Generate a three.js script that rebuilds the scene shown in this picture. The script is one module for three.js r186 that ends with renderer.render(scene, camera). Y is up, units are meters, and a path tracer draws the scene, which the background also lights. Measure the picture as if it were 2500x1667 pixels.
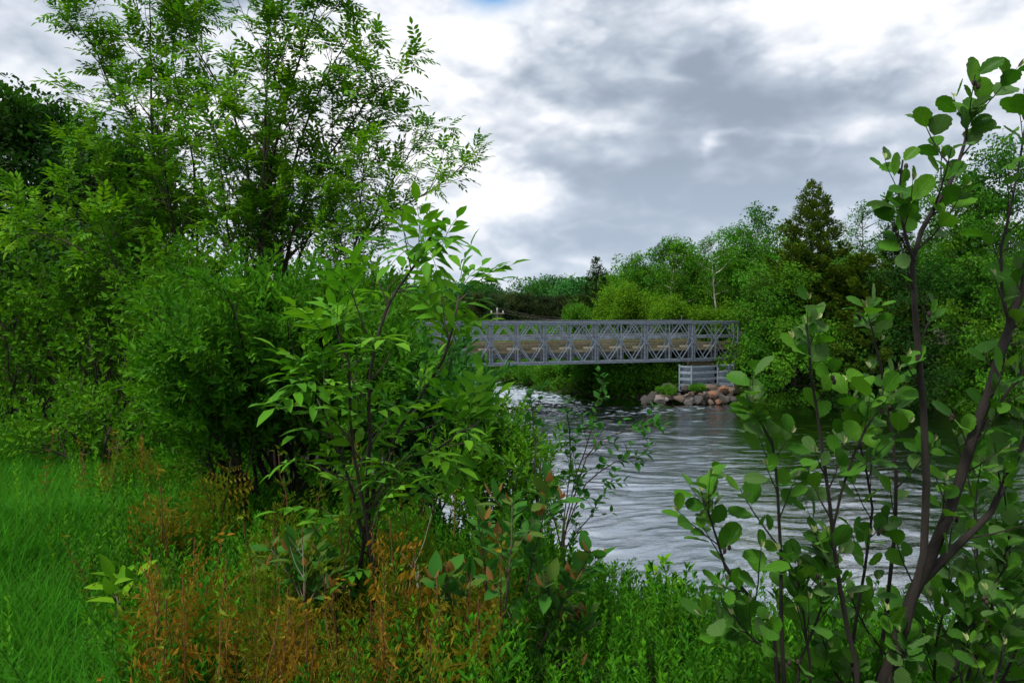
import * as THREE from 'three';
import { ConvexGeometry } from 'three/addons/geometries/ConvexGeometry.js';
import { createNoise2D, createNoise3D } from 'simplex-noise';

// ---------------------------------------------------------------- camera, sky, sun, exposure
const V = (x, y, z) => new THREE.Vector3(x, y, z);
const scene = new THREE.Scene();
const F = 1750, EYE = 1.6, PITCH = Math.atan(78.5 / F);
const camera = new THREE.PerspectiveCamera(2 * Math.atan(833.5 / F) * 180 / Math.PI, 2500 / 1667, 0.05, 1500);
camera.position.set(0, EYE, 0);
camera.rotation.x = -PITCH;
const renderer = new THREE.WebGLRenderer({ antialias: true });
renderer.toneMapping = THREE.LinearToneMapping;
renderer.toneMappingExposure = 1.55;
renderer.shadowMap.enabled = true;

function mulberry(a) {
  return () => { a = (a + 0x6d2b79f5) | 0; let t = Math.imul(a ^ (a >>> 15), 1 | a); t = (t + Math.imul(t ^ (t >>> 7), 61 | t)) ^ t; return ((t ^ (t >>> 14)) >>> 0) / 4294967296; };
}
const n2 = createNoise2D(mulberry(11)), n3 = createNoise3D(mulberry(12));
const clamp = (x, a = 0, b = 1) => Math.min(b, Math.max(a, x)), mix = (a, b, t) => a + (b - a) * t;
const sstep = (a, b, x) => { const t = clamp((x - a) / (b - a)); return t * t * (3 - 2 * t); };
const fbm3 = (x, y, z, o) => { let s = 0, a = 0.5; for (let i = 0; i < o; i++) { s += a * n3(x, y, z); x = x * 2.03 + 5.1; y = y * 2.03 - 3.7; z = z * 2.03 + 1.9; a *= 0.5; } return s; };
const fbm2 = (x, y, o) => { let s = 0, a = 0.5; for (let i = 0; i < o; i++) { s += a * n2(x, y); x = x * 2.03 + 5.1; y = y * 2.03 - 3.7; a *= 0.5; } return s; };

// broken layer of cumulus: thick parts grey from below, thin parts and edges white, one gap of blue air
const SKY_W = 4096, SKY_H = 2048;
{
  const dat = new Float32Array(SKY_W * SKY_H * 4);
  const deg = Math.PI / 180;
  // [azimuth, elevation, half width, half height, thickness] in degrees; thickness above 0 is a thick grey part, below 0 a thin bright one
  const lumps = [
    [1, 18, 5.5, 1.5, 0.8], [11, 19.5, 7, 3.2, 0.5], [20, 15, 9, 3.2, 0.85], [28, 13.5, 7, 3.0, 0.7], [22, 9.8, 12, 2.4, 0.75], [10.5, 11, 7, 2.4, 0.6],
    [-1, 13.6, 3, 1.2, 0.55], [8, 7.0, 6, 1.5, 0.7], [17, 7.6, 9, 1.6, 0.7], [4, 5.0, 7, 1.2, 0.6], [-20, 21.5, 7, 1.2, 0.6], [14, 4.0, 10, 1.0, 0.45],
    [-30, 17, 6, 1.2, 0.35], [31, 8.5, 5, 1.8, 0.45], [3.5, 16, 3, 1.0, 0.4], [36, 4, 8, 2, 0.4], [0, 2.6, 10, 0.9, 0.4],
    [-3.5, 20, 5, 3, -0.9], [21.5, 21.2, 4.2, 2.8, -1.0], [28, 19.8, 3, 2.2, -0.7], [34, 16.5, 4, 5, -0.9], [15.6, 12.4, 1.5, 1.5, -0.9], [25.5, 12.8, 4, 1.0, -0.7],
    [26, 10.2, 2.4, 0.9, -0.7], [1.5, 15.2, 4, 1.6, -0.6], [-10, 14, 7, 5, -0.55], [-1, 8, 3.4, 1.7, -0.8], [3, 9.6, 2.6, 1.0, -0.6], [-0.5, 4.6, 2.6, 0.8, -0.7], [30, 10.5, 3, 1.1, -0.5],
    [-14, 19, 6, 2.4, -0.5], [-25, 12, 9, 4, -0.4], [6, 14, 3, 2, -0.25], [-4, 11, 3, 2.5, -0.5],
  ];
  for (let r = SKY_H / 2; r < SKY_H; r++) {
    const el = ((r + 0.5) / SKY_H - 0.5) * 180, e = el * deg;
    for (let c = 0; c < SKY_W; c++) {
      const ph = ((c + 0.5) / SKY_W - 0.5) * 2 * Math.PI, x = Math.cos(ph) * Math.cos(e), y = Math.sin(e), z = Math.sin(ph) * Math.cos(e);
      const az = Math.atan2(x, -z) / deg, front = Math.abs(az) < 48 && el < 34, oct = front ? 5 : 4;
      const wx = fbm3(x * 3, y * 5, z * 3 + 3.3, 3), wy = fbm3(x * 3 + 8.8, y * 5, z * 3, 3);
      const base = fbm3(x * 2.6, y * 5.2, z * 2.6 + 1.7, oct);
      const puff = fbm3(x * 6, y * 14, z * 6 + 14.2, oct + 1);
      let t = base * 0.9 + 0.27, lum = 0;
      if (el < 40 && Math.abs(az) < 60) {
        const f1 = fbm3(x * 7, y * 10, z * 7 + 21, 3), f2 = fbm3(x * 7 + 27, y * 10, z * 7, 3);
        const a2 = az + wx * 2.4 + f1 * 2.6, e2 = el + wy * 1.2 + f2 * 1.3;
        for (const [la, le, lw, lh, lt] of lumps) {
          const q = ((a2 - la) / lw) ** 2 + ((e2 - le) / lh) ** 2;
          if (q < 6) lum += lt * Math.exp(-q * 1.1);
        }
        const own = (1 - sstep(38, 58, Math.abs(az))) * (1 - sstep(26, 38, el));
        t = mix(t, base * 0.32 + Math.tanh(lum * 0.9) * 0.58 + 0.2, own);
      }
      // lumpy edges: the thin parts end in crisp heaps, the thick parts stay soft
      const heap = Math.abs(fbm3(x * 12, y * 22, z * 12 + 3, oct)) * 2;
      t += puff * 0.38 + (0.2 - heap) * 0.2 * (1 - sstep(0.15, 0.7, t));
      const e5 = fbm3(x * 4.2, y * 9.5, z * 4.2 + 40, 3) + puff * 0.25 + heap * 0.06, rim = sstep(0.0, 0.12, e5) * (1 - sstep(0.12, 0.5, e5));
      t -= rim * 0.11; t += sstep(0.2, 0.5, e5) * 0.10;
      const thick = sstep(-0.38, 0.78, t);
      // linear radiance of the layer from below
      const b = mix(1.08, mix(0.47, 0.38, sstep(7, 15, el)), Math.pow(thick, 0.85));
      const over = 0.67 * (1 + 0.45 * sstep(24, 75, el));
      let R = b * mix(1.0, 0.83, thick), G = b * mix(1.0, 1.0, thick), B = b * mix(1.02, 1.24, thick);
      const low = 1 - sstep(0, 11, el);
      R = mix(R, 0.54, low * 0.35); G = mix(G, 0.64, low * 0.35); B = mix(B, 0.76, low * 0.35);
      // gaps of blue
      const hole = front ? Math.exp(-(((az + 1.7 + wx * 3) / 2.6) ** 2 + ((el - 23.9 + wy * 2) / 1.6) ** 2) * 1.2) * 1.3 : sstep(0.5, 0.62, -base + 0.05);
      const hb = clamp(hole);
      R = mix(R, 0.17, hb); G = mix(G, 0.42, hb); B = mix(B, 0.78, hb);
      const i = (r * SKY_W + c) * 4;
      dat[i] = R * over; dat[i + 1] = G * over; dat[i + 2] = B * over; dat[i + 3] = 1;
    }
  }
  for (let i = 0; i < SKY_W * SKY_H * 2; i += 4) { dat[i] = 0.12; dat[i + 1] = 0.14; dat[i + 2] = 0.12; dat[i + 3] = 1; }
  const sky = new THREE.DataTexture(dat, SKY_W, SKY_H, THREE.RGBAFormat, THREE.FloatType);
  sky.mapping = THREE.EquirectangularReflectionMapping;
  sky.magFilter = THREE.LinearFilter;
  sky.needsUpdate = true;
  scene.background = sky;
  scene.environment = sky;
}
const sun = new THREE.DirectionalLight(new THREE.Color(1, 0.95, 0.86), 3.0);
sun.name = 'sun';
sun.position.set(-26, 62, 6);
sun.target.position.set(0, 0, -12);
sun.castShadow = true;
sun.shadow.radius = 22;
Object.assign(sun.shadow.camera, { left: -60, right: 60, top: 60, bottom: -60, near: 1, far: 220 });
scene.add(sun, sun.target);

// ---------------------------------------------------------------- helpers
const cosP = Math.cos(PITCH), sinP = Math.sin(PITCH);
// a point of the place, from where it was measured in the survey picture (2500 wide) and how far away it stands
function spot(px, py, d) {
  const a = (px - 1250) / F, b = (833.5 - py) / F, y = b * cosP - sinP, z = -b * sinP - cosP;
  return V(a * d / -z, EYE + y * d / -z, -d);
}
class Geo {
  constructor() { this.p = []; this.i = []; this.u = []; }
  get n() { return this.p.length / 3; }
  v(x, y, z, s = 0, t = 0) { this.p.push(x, y, z); this.u.push(s, t); return this.n - 1; }
  tri(a, b, c) { this.i.push(a, b, c); }
  tube(pts, r0, r1, seg = 5, bulge = 0) {
    const n = pts.length, d = V(0, 0, 0), s = V(0, 0, 0), t = V(0, 0, 0); let ref = V(0.31, 0.11, 0.94), first = this.n, run = 0;
    for (let k = 0; k < n; k++) {
      d.copy(pts[Math.min(k + 1, n - 1)]).sub(pts[Math.max(k - 1, 0)]).normalize();
      if (Math.abs(d.dot(ref)) > 0.96) ref = V(0.9, 0.1, -0.4).normalize();
      s.crossVectors(d, ref).normalize(); t.crossVectors(s, d);
      const f = k / (n - 1), r = mix(r0, r1, f) * (1 + bulge * (Math.sin(k * 2.1 + pts[0].x * 40) * 0.5));
      if (k) run += pts[k].distanceTo(pts[k - 1]);
      for (let j = 0; j <= seg; j++) {
        const a = (j / seg) * Math.PI * 2, c = Math.cos(a) * r, e = Math.sin(a) * r;
        this.v(pts[k].x + s.x * c + t.x * e, pts[k].y + s.y * c + t.y * e, pts[k].z + s.z * c + t.z * e, j / seg, run);
      }
    }
    const w = seg + 1;
    for (let k = 0; k < n - 1; k++) for (let j = 0; j < seg; j++) {
      const a = first + k * w + j, b = a + w;
      this.tri(a, a + 1, b); this.tri(a + 1, b + 1, b);
    }
    const tip = this.v(pts[n - 1].x, pts[n - 1].y, pts[n - 1].z, 0.5, run), l = first + (n - 1) * w;
    for (let j = 0; j < seg; j++) this.tri(l + j, l + j + 1, tip);
  }
  box(x0, x1, y0, y1, z0, z1) {
    const c = [[x0, y0, z0], [x1, y0, z0], [x1, y1, z0], [x0, y1, z0], [x0, y0, z1], [x1, y0, z1], [x1, y1, z1], [x0, y1, z1]];
    for (const [a, b, d, e] of [[0, 3, 2, 1], [4, 5, 6, 7], [0, 1, 5, 4], [3, 7, 6, 2], [0, 4, 7, 3], [1, 2, 6, 5]]) {
      const q = [a, b, d, e].map((k) => this.v(c[k][0], c[k][1], c[k][2], c[k][0] + c[k][2], c[k][1]));
      this.tri(q[0], q[1], q[2]); this.tri(q[0], q[2], q[3]);
    }
  }
  // a leaf blade: base at o, along dir, upper face towards up
  leaf(o, dir, up, len, wid, prof, { seg = 3, fold = 0.25, droop = 0.15, cols = 1, wave = 0, pet = 0, twist = 0 } = {}) {
    const z = dir.clone().normalize(), x = V(0, 0, 0).crossVectors(up, z).normalize(), y = V(0, 0, 0).crossVectors(z, x);
    if (twist) { const c = Math.cos(twist), s = Math.sin(twist), x2 = x.clone().multiplyScalar(c).addScaledVector(y, s); y.multiplyScalar(c).addScaledVector(x, -s); x.copy(x2); }
    const rows = [];
    const put = (a, b, c, s, t) => this.v(o.x + x.x * a + y.x * b + z.x * c, o.y + x.y * a + y.y * b + z.y * c, o.z + x.z * a + y.z * b + z.z * c, s, t);
    if (pet) { const w = wid * 0.035, a = put(-w, 0, 0, 0.49, 0), b = put(w, 0, 0, 0.51, 0), c = put(0, 0, pet + len * 0.05, 0.5, 0.05); this.tri(a, b, c); }
    for (let k = 0; k <= seg; k++) {
      const t = k / seg, w = (k === 0 || k === seg ? 0 : prof(t) * wid / 2), h = -droop * len * t * t, zz = pet + len * t;
      if (w === 0) { rows.push([put(0, h, zz, 0.5, t)]); continue; }
      const row = [], sh = wave * len * Math.sin(k * 2.4);
      for (let j = -cols; j <= cols; j++) {
        const f = j / cols, e = Math.abs(f), ser = e === 1 && cols > 1 ? (k % 2 ? 1.06 : 0.93) : 1;
        row.push(put(f * w * ser, h + fold * w * e - (cols > 1 ? 0.35 * fold * w * e * e : 0) + sh * e * 0.6, zz + (cols > 1 ? e * len * 0.03 : 0), 0.5 + 0.5 * f * w / (wid / 2), t));
      }
      rows.push(row);
    }
    for (let k = 0; k < seg; k++) {
      const a = rows[k], b = rows[k + 1];
      if (a.length === 1) for (let j = 0; j < b.length - 1; j++) this.tri(a[0], b[j + 1], b[j]);
      else if (b.length === 1) for (let j = 0; j < a.length - 1; j++) this.tri(b[0], a[j], a[j + 1]);
      else for (let j = 0; j < a.length - 1; j++) { this.tri(a[j], a[j + 1], b[j]); this.tri(a[j + 1], b[j + 1], b[j]); }
    }
  }
  build(origin) {
    const g = new THREE.BufferGeometry(), p = new Float32Array(this.p);
    if (origin) for (let k = 0; k < p.length; k += 3) { p[k] -= origin.x; p[k + 1] -= origin.y; p[k + 2] -= origin.z; }
    g.setAttribute('position', new THREE.BufferAttribute(p, 3));
    g.setAttribute('uv', new THREE.BufferAttribute(new Float32Array(this.u), 2));
    g.setIndex(this.i);
    g.computeVertexNormals();
    return g;
  }
}
const taken = new Map();
function numbered(name) { const n = taken.get(name) ?? 0; taken.set(name, n + 1); return n ? name + '_' + String(n).padStart(3, '0') : name; }
function lit(o) { o.castShadow = true; o.receiveShadow = true; return o; }
function thing(name, label, category, at, group) {
  const o = new THREE.Group(); o.name = numbered(name); o.position.copy(at); o.userData = { label, category };
  if (group) o.userData.group = group;
  scene.add(o); return o;
}
function part(name, geo, mat, parent) { const m = lit(new THREE.Mesh(geo, mat)); m.name = name; parent.add(m); return m; }
function setting(name, geo, mat) { const m = lit(new THREE.Mesh(geo, mat)); m.name = name; m.userData.kind = 'structure'; scene.add(m); return m; }
// copies of a few shapes spread over one or more instanced parts
function scatter(name, geos, mat, list, parent, origin, kind = 'stuff', extra = {}) {
  const per = geos.map(() => []);
  list.forEach((l, k) => per[(l.g ?? k) % geos.length].push(l));
  per.forEach((ls, gi) => {
    if (!ls.length) return;
    const im = lit(new THREE.InstancedMesh(geos[gi], mat, ls.length)); im.name = parent === scene ? numbered(name) : name;
    ls.forEach((l, k) => {
      const m = l.m.clone();
      if (origin) { m.elements[12] -= origin.x; m.elements[13] -= origin.y; m.elements[14] -= origin.z; }
      im.setMatrixAt(k, m); im.setColorAt(k, l.c);
    });
    im.userData = { kind, ...extra };
    parent.add(im);
  });
}
function frame(pos, dir, up, scale, sy = 1) {
  const z = dir.clone().normalize(), x = V(0, 0, 0).crossVectors(up, z);
  if (x.lengthSq() < 1e-6) x.set(1, 0, 0);
  x.normalize();
  const y = V(0, 0, 0).crossVectors(z, x);
  return new THREE.Matrix4().makeBasis(x.multiplyScalar(scale), y.multiplyScalar(scale * sy), z.multiplyScalar(scale)).setPosition(pos);
}
const col = (r, g, b) => new THREE.Color().setRGB(r, g, b);
function tint(R, amt = 0.22, yel = 0.12) { const v = 1 + (R() - 0.5) * 2 * amt, h = (R() - 0.5) * 2 * yel; return col(v * (1 + h), v, v * (1 - h)); }
function leafMat(r, g, b, { trans = 0.4, coat = 0.07, rough = 0.45, map = null, bump = null, bumpScale = 0.001 } = {}) {
  return new THREE.MeshPhysicalMaterial({ color: col(r, g, b), roughness: 1, transmission: trans, thickness: 0, clearcoat: coat, clearcoatRoughness: rough, side: THREE.DoubleSide, specularIntensity: 0.12, map, bumpMap: bump, bumpScale });
}
function flatMat(r, g, b, rough = 0.85, extra = {}) { return new THREE.MeshStandardMaterial({ color: col(r, g, b), roughness: rough, ...extra }); }
function dataTex(w, h, fn, srgb) {
  const d = new Uint8Array(w * h * 4);
  for (let y = 0; y < h; y++) for (let x = 0; x < w; x++) { const q = fn(x / w, y / h, x, y), i = (y * w + x) * 4; for (let k = 0; k < 3; k++) d[i + k] = clamp(q[k] ?? q[0]) * 255; d[i + 3] = 255; }
  const t = new THREE.DataTexture(d, w, h); t.wrapS = t.wrapT = THREE.RepeatWrapping; t.magFilter = THREE.LinearFilter; t.minFilter = THREE.LinearMipmapLinearFilter; t.generateMipmaps = true;
  if (srgb) t.colorSpace = THREE.SRGBColorSpace; t.needsUpdate = true; return t;
}
// noise that repeats every 1 in u and v
function tileNoise(u, v, f, s = 0) { const a = u * Math.PI * 2, b = v * Math.PI * 2, r = f / (Math.PI * 2); return n3(Math.cos(a) * r + s, Math.sin(a) * r + Math.cos(b) * r * 1.7, Math.sin(b) * r - s); }

// ---------------------------------------------------------------- the lie of the land
const WATER = -3.72;
const nearShore = [[150, 2], [60, -3], [25, -7.2], [12, -8.6], [6, -9.6], [3.4, -10.6], [0.6, -13.2], [-2.6, -18], [-5.2, -25], [-8, -32], [-11.5, -39], [-18, -43.5], [-34, -47], [-90, -52], [-220, -60]];
const farShore = [[150, -26], [60, -33], [26, -37], [17, -39.6], [12.6, -41.1], [7.6, -41.7], [5.3, -43.2], [3.0, -45.6], [2.3, -49], [-0.5, -53.2], [-6, -55.5], [-20, -59], [-34, -61.5], [-90, -67], [-220, -75]];
const riverRing = [...nearShore, ...farShore.slice().reverse()];
function segDist(px, pz, a, b) {
  const dx = b[0] - a[0], dz = b[1] - a[1], t = clamp(((px - a[0]) * dx + (pz - a[1]) * dz) / (dx * dx + dz * dz));
  return Math.hypot(px - a[0] - dx * t, pz - a[1] - dz * t);
}
function shore(x, z) {
  let near = 1e9, far = 1e9, inside = false;
  for (let k = 0; k < nearShore.length - 1; k++) near = Math.min(near, segDist(x, z, nearShore[k], nearShore[k + 1]));
  for (let k = 0; k < farShore.length - 1; k++) far = Math.min(far, segDist(x, z, farShore[k], farShore[k + 1]));
  for (let i = 0, j = riverRing.length - 1; i < riverRing.length; j = i++) {
    const [xi, zi] = riverRing[i], [xj, zj] = riverRing[j];
    if ((zi > z) !== (zj > z) && x < ((xj - xi) * (z - zi)) / (zj - zi) + xi) inside = !inside;
  }
  return { near, far, inside };
}
function ground(x, z) {
  const s = shore(x, z), lump = fbm2(x * 0.35, z * 0.35, 3) * 0.22;
  if (s.inside) return WATER - 0.05 - Math.min(1.2, Math.min(s.near, s.far) * 0.45);
  if (s.near < s.far) {
    const up = sstep(-0.6, 8.6, s.near);
    return mix(WATER - 0.05, 0, up) + lump * sstep(0.3, 4, s.near) + 0.006 * Math.max(0, s.near - 9) * 0.5;
  }
  const d = s.far, flat = mix(WATER - 0.05, -1.15, sstep(-0.3, 4.2, d)) + lump * sstep(0.2, 3, d);
  return flat + sstep(40, 170, d) * 3.6 + sstep(110, 420, d) * 8 + fbm2(x * 0.012, z * 0.012, 3) * 5 * sstep(60, 200, d);
}
const onGround = (x, z) => V(x, ground(x, z), z);

const soilTex = dataTex(256, 256, (u, v) => { const n = tileNoise(u, v, 5) * 0.5 + tileNoise(u, v, 17, 3) * 0.3 + tileNoise(u, v, 60, 7) * 0.3; return [0.19 + n * 0.09, 0.19 + n * 0.08, 0.10 + n * 0.06]; }, true);
{
  const line = (a, b, fine, far) => { const o = []; for (let x = -far; x <= far;) { o.push(x); const k = x < a ? a - x : x > b ? x - b : 0; x += fine + k * 0.14; } return o; };
  const xs = line(-16, 22, 0.3, 700), zs = line(-62, 3, 0.3, 700);
  const g = new Geo();
  for (const z of zs) for (const x of xs) g.v(x, ground(x, z), z, x / 2.2, z / 2.2);
  const w = xs.length;
  for (let j = 0; j < zs.length - 1; j++) for (let i = 0; i < w - 1; i++) { const a = j * w + i; g.tri(a, a + w, a + 1); g.tri(a + 1, a + w, a + w + 1); }
  setting('ground', g.build(), new THREE.MeshStandardMaterial({ map: soilTex, roughness: 1, bumpMap: soilTex, bumpScale: 0.03 }));
}
// river
{
  const rap = (x, z) => sstep(33, 40, -z) * (1 - sstep(9, 14, x)) + 0.25 * sstep(26, 34, -z) * (1 - sstep(0, 8, x));
  const wave = (x, z) => {
    const wx = x + fbm2(x * 0.15, z * 0.15, 2) * 1.6, wz = z + fbm2(x * 0.15 + 9, z * 0.15, 2) * 1.6;
    let h = n2(wx * 0.22, wz * 0.6) * 0.024 + n2(wx * 0.6 + 7, wz * 1.7) * 0.014 + n2(wx * 1.3, wz * 3.6 + 4) * 0.0085 + n2(wx * 2.3, wz * 6.4) * 0.0048;
    const r = rap(x, z);
    if (r > 0) h += r * (Math.abs(n2(wx * 0.7, wz * 1.1)) * -0.12 + n2(wx * 2.2, wz * 2.6) * 0.03);
    return h;
  };
  const line = (lo, hi, a, b, fine) => { const o = []; for (let x = lo; x < hi;) { o.push(x); const k = x < a ? a - x : x > b ? x - b : 0; x += fine + k * 0.1; } o.push(hi); return o; };
  const xs = line(-220, 150, -9, 25, 0.16), zs = line(-80, 4, -57, -10, 0.075), w = xs.length;
  const g = new Geo();
  for (const z of zs) for (const x of xs) g.v(x, WATER + wave(x, z), z, x / 3.4, z / 1.5);
  const wet = (x, z) => { const s = shore(x, z); return s.inside || Math.min(s.near, s.far) < 1.2; };
  const ok = zs.map((z) => xs.map((x) => (x > -30 && x < 70 ? wet(x, z) : true)));
  for (let j = 0; j < zs.length - 1; j++) for (let i = 0; i < w - 1; i++) if (ok[j][i] || ok[j + 1][i + 1]) { const a = j * w + i; g.tri(a, a + w, a + 1); g.tri(a + 1, a + w, a + w + 1); }
  const rip = dataTex(1024, 1024, (u, v) => [0.5 + tileNoise(u, v * 1, 16) * 0.22 + tileNoise(u, v, 34, 5) * 0.16 + tileNoise(u, v, 70, 9) * 0.09]);
  setting('river_water', g.build(), new THREE.MeshPhysicalMaterial({ color: col(0.60, 0.64, 0.67), metalness: 1, roughness: 0.03, ior: 1.33, bumpMap: rip, bumpScale: 0.006 }));
}

// ---------------------------------------------------------------- leaf shapes and their materials
const ovate = (t) => Math.pow(Math.sin(Math.PI * Math.pow(t, 0.72)), 0.85);
const lance = (t) => Math.pow(Math.sin(Math.PI * Math.pow(t, 0.85)), 1.1);
const roundish = (t) => Math.pow(Math.sin(Math.PI * Math.pow(t, 1.08)), 0.55);
const sphereDir = (R) => { const z = R() * 2 - 1, a = R() * 6.2832, s = Math.sqrt(1 - z * z); return V(s * Math.cos(a), z, s * Math.sin(a)); };
const UPV = V(0, 1, 0);

function clumpBroad(seed, n, rad, size, flat = 0.7, wid = 0.62) {
  const R = mulberry(seed), g = new Geo();
  for (let k = 0; k < n; k++) {
    const d = sphereDir(R), o = V(d.x, d.y * flat, d.z).multiplyScalar(rad * Math.cbrt(0.12 + 0.88 * R()));
    const dir = sphereDir(R).multiplyScalar(0.8).add(d).add(V(0, -0.25, 0)), up = sphereDir(R).multiplyScalar(0.7).add(V(0, 1, 0)), s = size * (0.7 + R() * 0.6);
    g.leaf(o, dir, up, s, s * wid, ovate, { seg: 2, fold: 0.3, droop: 0.2 });
  }
  return g.build();
}
// flat sprays of scale leaves, drooping then turned up at the tips
function clumpCedar(seed, n, rad, size) {
  const R = mulberry(seed), g = new Geo();
  for (let k = 0; k < n; k++) {
    const d = sphereDir(R), o = V(d.x, d.y * 0.6, d.z * 0.8).multiplyScalar(rad * Math.cbrt(R()));
    const dir = V((R() - 0.5) * 1.2, -0.15 + (R() - 0.5) * 0.7, 0.9 + R() * 0.3), up = V((R() - 0.5) * 1.6, 1, (R() - 0.5) * 0.6);
    for (let j = -2; j <= 2; j++) {
      const dj = dir.clone().normalize().addScaledVector(V(0, 0, 0).crossVectors(up, dir).normalize(), j * 0.32);
      g.leaf(o, dj, up, size * (1 - 0.16 * Math.abs(j)) * (0.75 + R() * 0.5), size * 0.2, lance, { seg: 2, fold: 0.1, droop: -0.12 });
    }
  }
  return g.build();
}
function clumpSpruce(seed, n, rad, size) {
  const R = mulberry(seed), g = new Geo();
  for (let k = 0; k < n; k++) {
    const o = V((R() - 0.5) * rad, (R() - 0.5) * rad * 0.4, R() * rad * 1.4 - rad * 0.6);
    for (let j = 0; j < 7; j++) { const d = sphereDir(R).add(V(0, 0, 0.7)); g.leaf(o, d, V(0, 1, 0.1), size * (0.7 + R() * 0.6), size * 0.11, lance, { seg: 2, fold: 0.1, droop: 0.1 }); }
  }
  return g.build();
}
// compound leaf of seven to nine leaflets on one stalk, lying along +z
function ashLeaf(seed, pairs, leaflet) {
  const R = mulberry(seed), g = new Geo(), L = leaflet * (pairs * 0.62 + 0.5), pts = [];
  for (let k = 0; k <= 5; k++) { const t = k / 5; pts.push(V(Math.sin(t * 2 + seed) * 0.02 * L, 0.10 * L * Math.sin(t * 2.6) - 0.16 * L * t * t, L * t)); }
  g.tube(pts, leaflet * 0.024, leaflet * 0.012, 3);
  const cur = new THREE.CatmullRomCurve3(pts);
  for (let p = 0; p < pairs; p++) for (const s of [-1, 1]) {
    const t = 0.3 + 0.66 * (p / pairs), o = cur.getPoint(t), f = 0.78 + 0.3 * Math.sin(Math.PI * (p + 1) / (pairs + 0.6));
    g.leaf(o, V(s * (0.92 + (R() - 0.5) * 0.2), -0.08 + (R() - 0.5) * 0.4, 0.62 + R() * 0.3), V(s * 0.2 * (R() - 0.2), 1, 0.15), leaflet * f * (0.88 + R() * 0.24), leaflet * 0.4, lance, { seg: 3, fold: 0.3, droop: 0.18 + R() * 0.2, pet: leaflet * 0.05 });
  }
  g.leaf(pts[5], V(0.05, -0.15, 1), V(0, 1, 0.2), leaflet * 1.05, leaflet * 0.44, lance, { seg: 3, fold: 0.3, droop: 0.25 });
  return g.build();
}
// a shoot along +z set with single leaves
function shoot(seed, L, n, leaf, wid, { prof = lance, spread = 0.85, stem = 0.0022, seg = 2, droop = 0.15, bare = 0.12, tuft = 3, opposite = false } = {}) {
  const R = mulberry(seed), g = new Geo(), pts = [], b1 = (R() - 0.5) * 0.3, b2 = (R() - 0.5) * 0.3;
  for (let k = 0; k <= 4; k++) { const t = k / 4; pts.push(V(b1 * L * t * t, b2 * L * t * t, L * t)); }
  g.tube(pts, stem, stem * 0.5, 3);
  const cur = new THREE.CatmullRomCurve3(pts);
  let az = R() * 6;
  for (let k = 0; k < n; k++) {
    const t = bare + (1 - bare) * (k / n), o = cur.getPoint(t); az += opposite ? (k % 2 ? Math.PI : 1.57) : 2.4 + (R() - 0.5) * 0.5;
    const rad = V(Math.cos(az), Math.sin(az), 0), dir = rad.clone().multiplyScalar(spread * (1.1 - 0.5 * t)).add(V(0, 0, 0.75 + t * 0.4)), up = V(0, 0, 1).sub(rad.multiplyScalar(0.2)).add(sphereDir(R).multiplyScalar(0.35));
    const s = leaf * (0.72 + R() * 0.5) * (1 - 0.35 * Math.max(0, t - 0.6));
    g.leaf(o, dir, up, s, s * wid, prof, { seg, fold: 0.28, droop, pet: s * 0.06 });
  }
  for (let k = 0; k < tuft; k++) { const a = k * 2.1 + R(); g.leaf(pts[4], V(Math.cos(a) * 0.45, Math.sin(a) * 0.45, 1), V(-Math.cos(a), -Math.sin(a), 0.5), leaf * 0.62, leaf * 0.62 * wid, prof, { seg, fold: 0.4, droop: 0.05 }); }
  return g.build();
}
// big toothed leaf, pleated along its side veins
function alderLeaf(seed, len, wid) {
  const R = mulberry(seed), g = new Geo();
  g.leaf(V(0, 0, 0), V(0, 0, 1), V(0, 1, 0), len, wid, roundish, { seg: 9, cols: 2, fold: 0.22 + R() * 0.3, droop: (R() - 0.35) * 0.7, wave: 0.014 + R() * 0.012, pet: len * 0.16, twist: (R() - 0.5) * 0.7 });
  return g.build();
}
function simpleLeaf(seed, len, wid, prof, opt = {}) { const R = mulberry(seed), g = new Geo(); g.leaf(V(0, 0, 0), V(0, 0, 1), V(0, 1, 0), len, wid, prof, { seg: 5, fold: 0.25 + R() * 0.2, droop: R() * 0.3, pet: len * 0.1, ...opt }); return g.build(); }

const veinBump = dataTex(128, 256, (u, v) => {
  const x = Math.abs(u - 0.5) * 2, q = ((v - x * 0.22) * 11) % 1, s = Math.min(Math.abs(q), Math.abs(1 - q));
  const side = Math.exp(-s * s * 90), mid = Math.exp(-x * x * 900);
  return [0.62 - 0.34 * side * (1 - mid) - 0.45 * mid + 0.05 * tileNoise(u, v, 40)];
});
const veinMap = dataTex(128, 256, (u, v) => {
  const x = Math.abs(u - 0.5) * 2, q = ((v - x * 0.22) * 11) % 1, s = Math.min(Math.abs(q), Math.abs(1 - q));
  const l = 0.86 + 0.1 * Math.exp(-s * s * 160) + 0.14 * Math.exp(-x * x * 700) + 0.05 * tileNoise(u, v, 30);
  return [l, l, l * 0.96];
}, true);
const barkTex = dataTex(128, 256, (u, v) => { const n = tileNoise(u, v, 10) * 0.3 + tileNoise(u, v, 40, 2) * 0.35; return [0.62 + n * 0.4, 0.6 + n * 0.4, 0.56 + n * 0.4]; }, true);
const fineBark = barkTex.clone(); fineBark.repeat.set(2, 9); fineBark.needsUpdate = true;
const birchTex = dataTex(128, 256, (u, v) => { const s = tileNoise(u * 0.3, v, 30, 4), p = tileNoise(u, v, 8, 9), d = s > 0.45 || p > 0.62 ? 0.28 : 0.9 + s * 0.1; return [d, d * 0.98, d * 0.93]; }, true);
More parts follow.
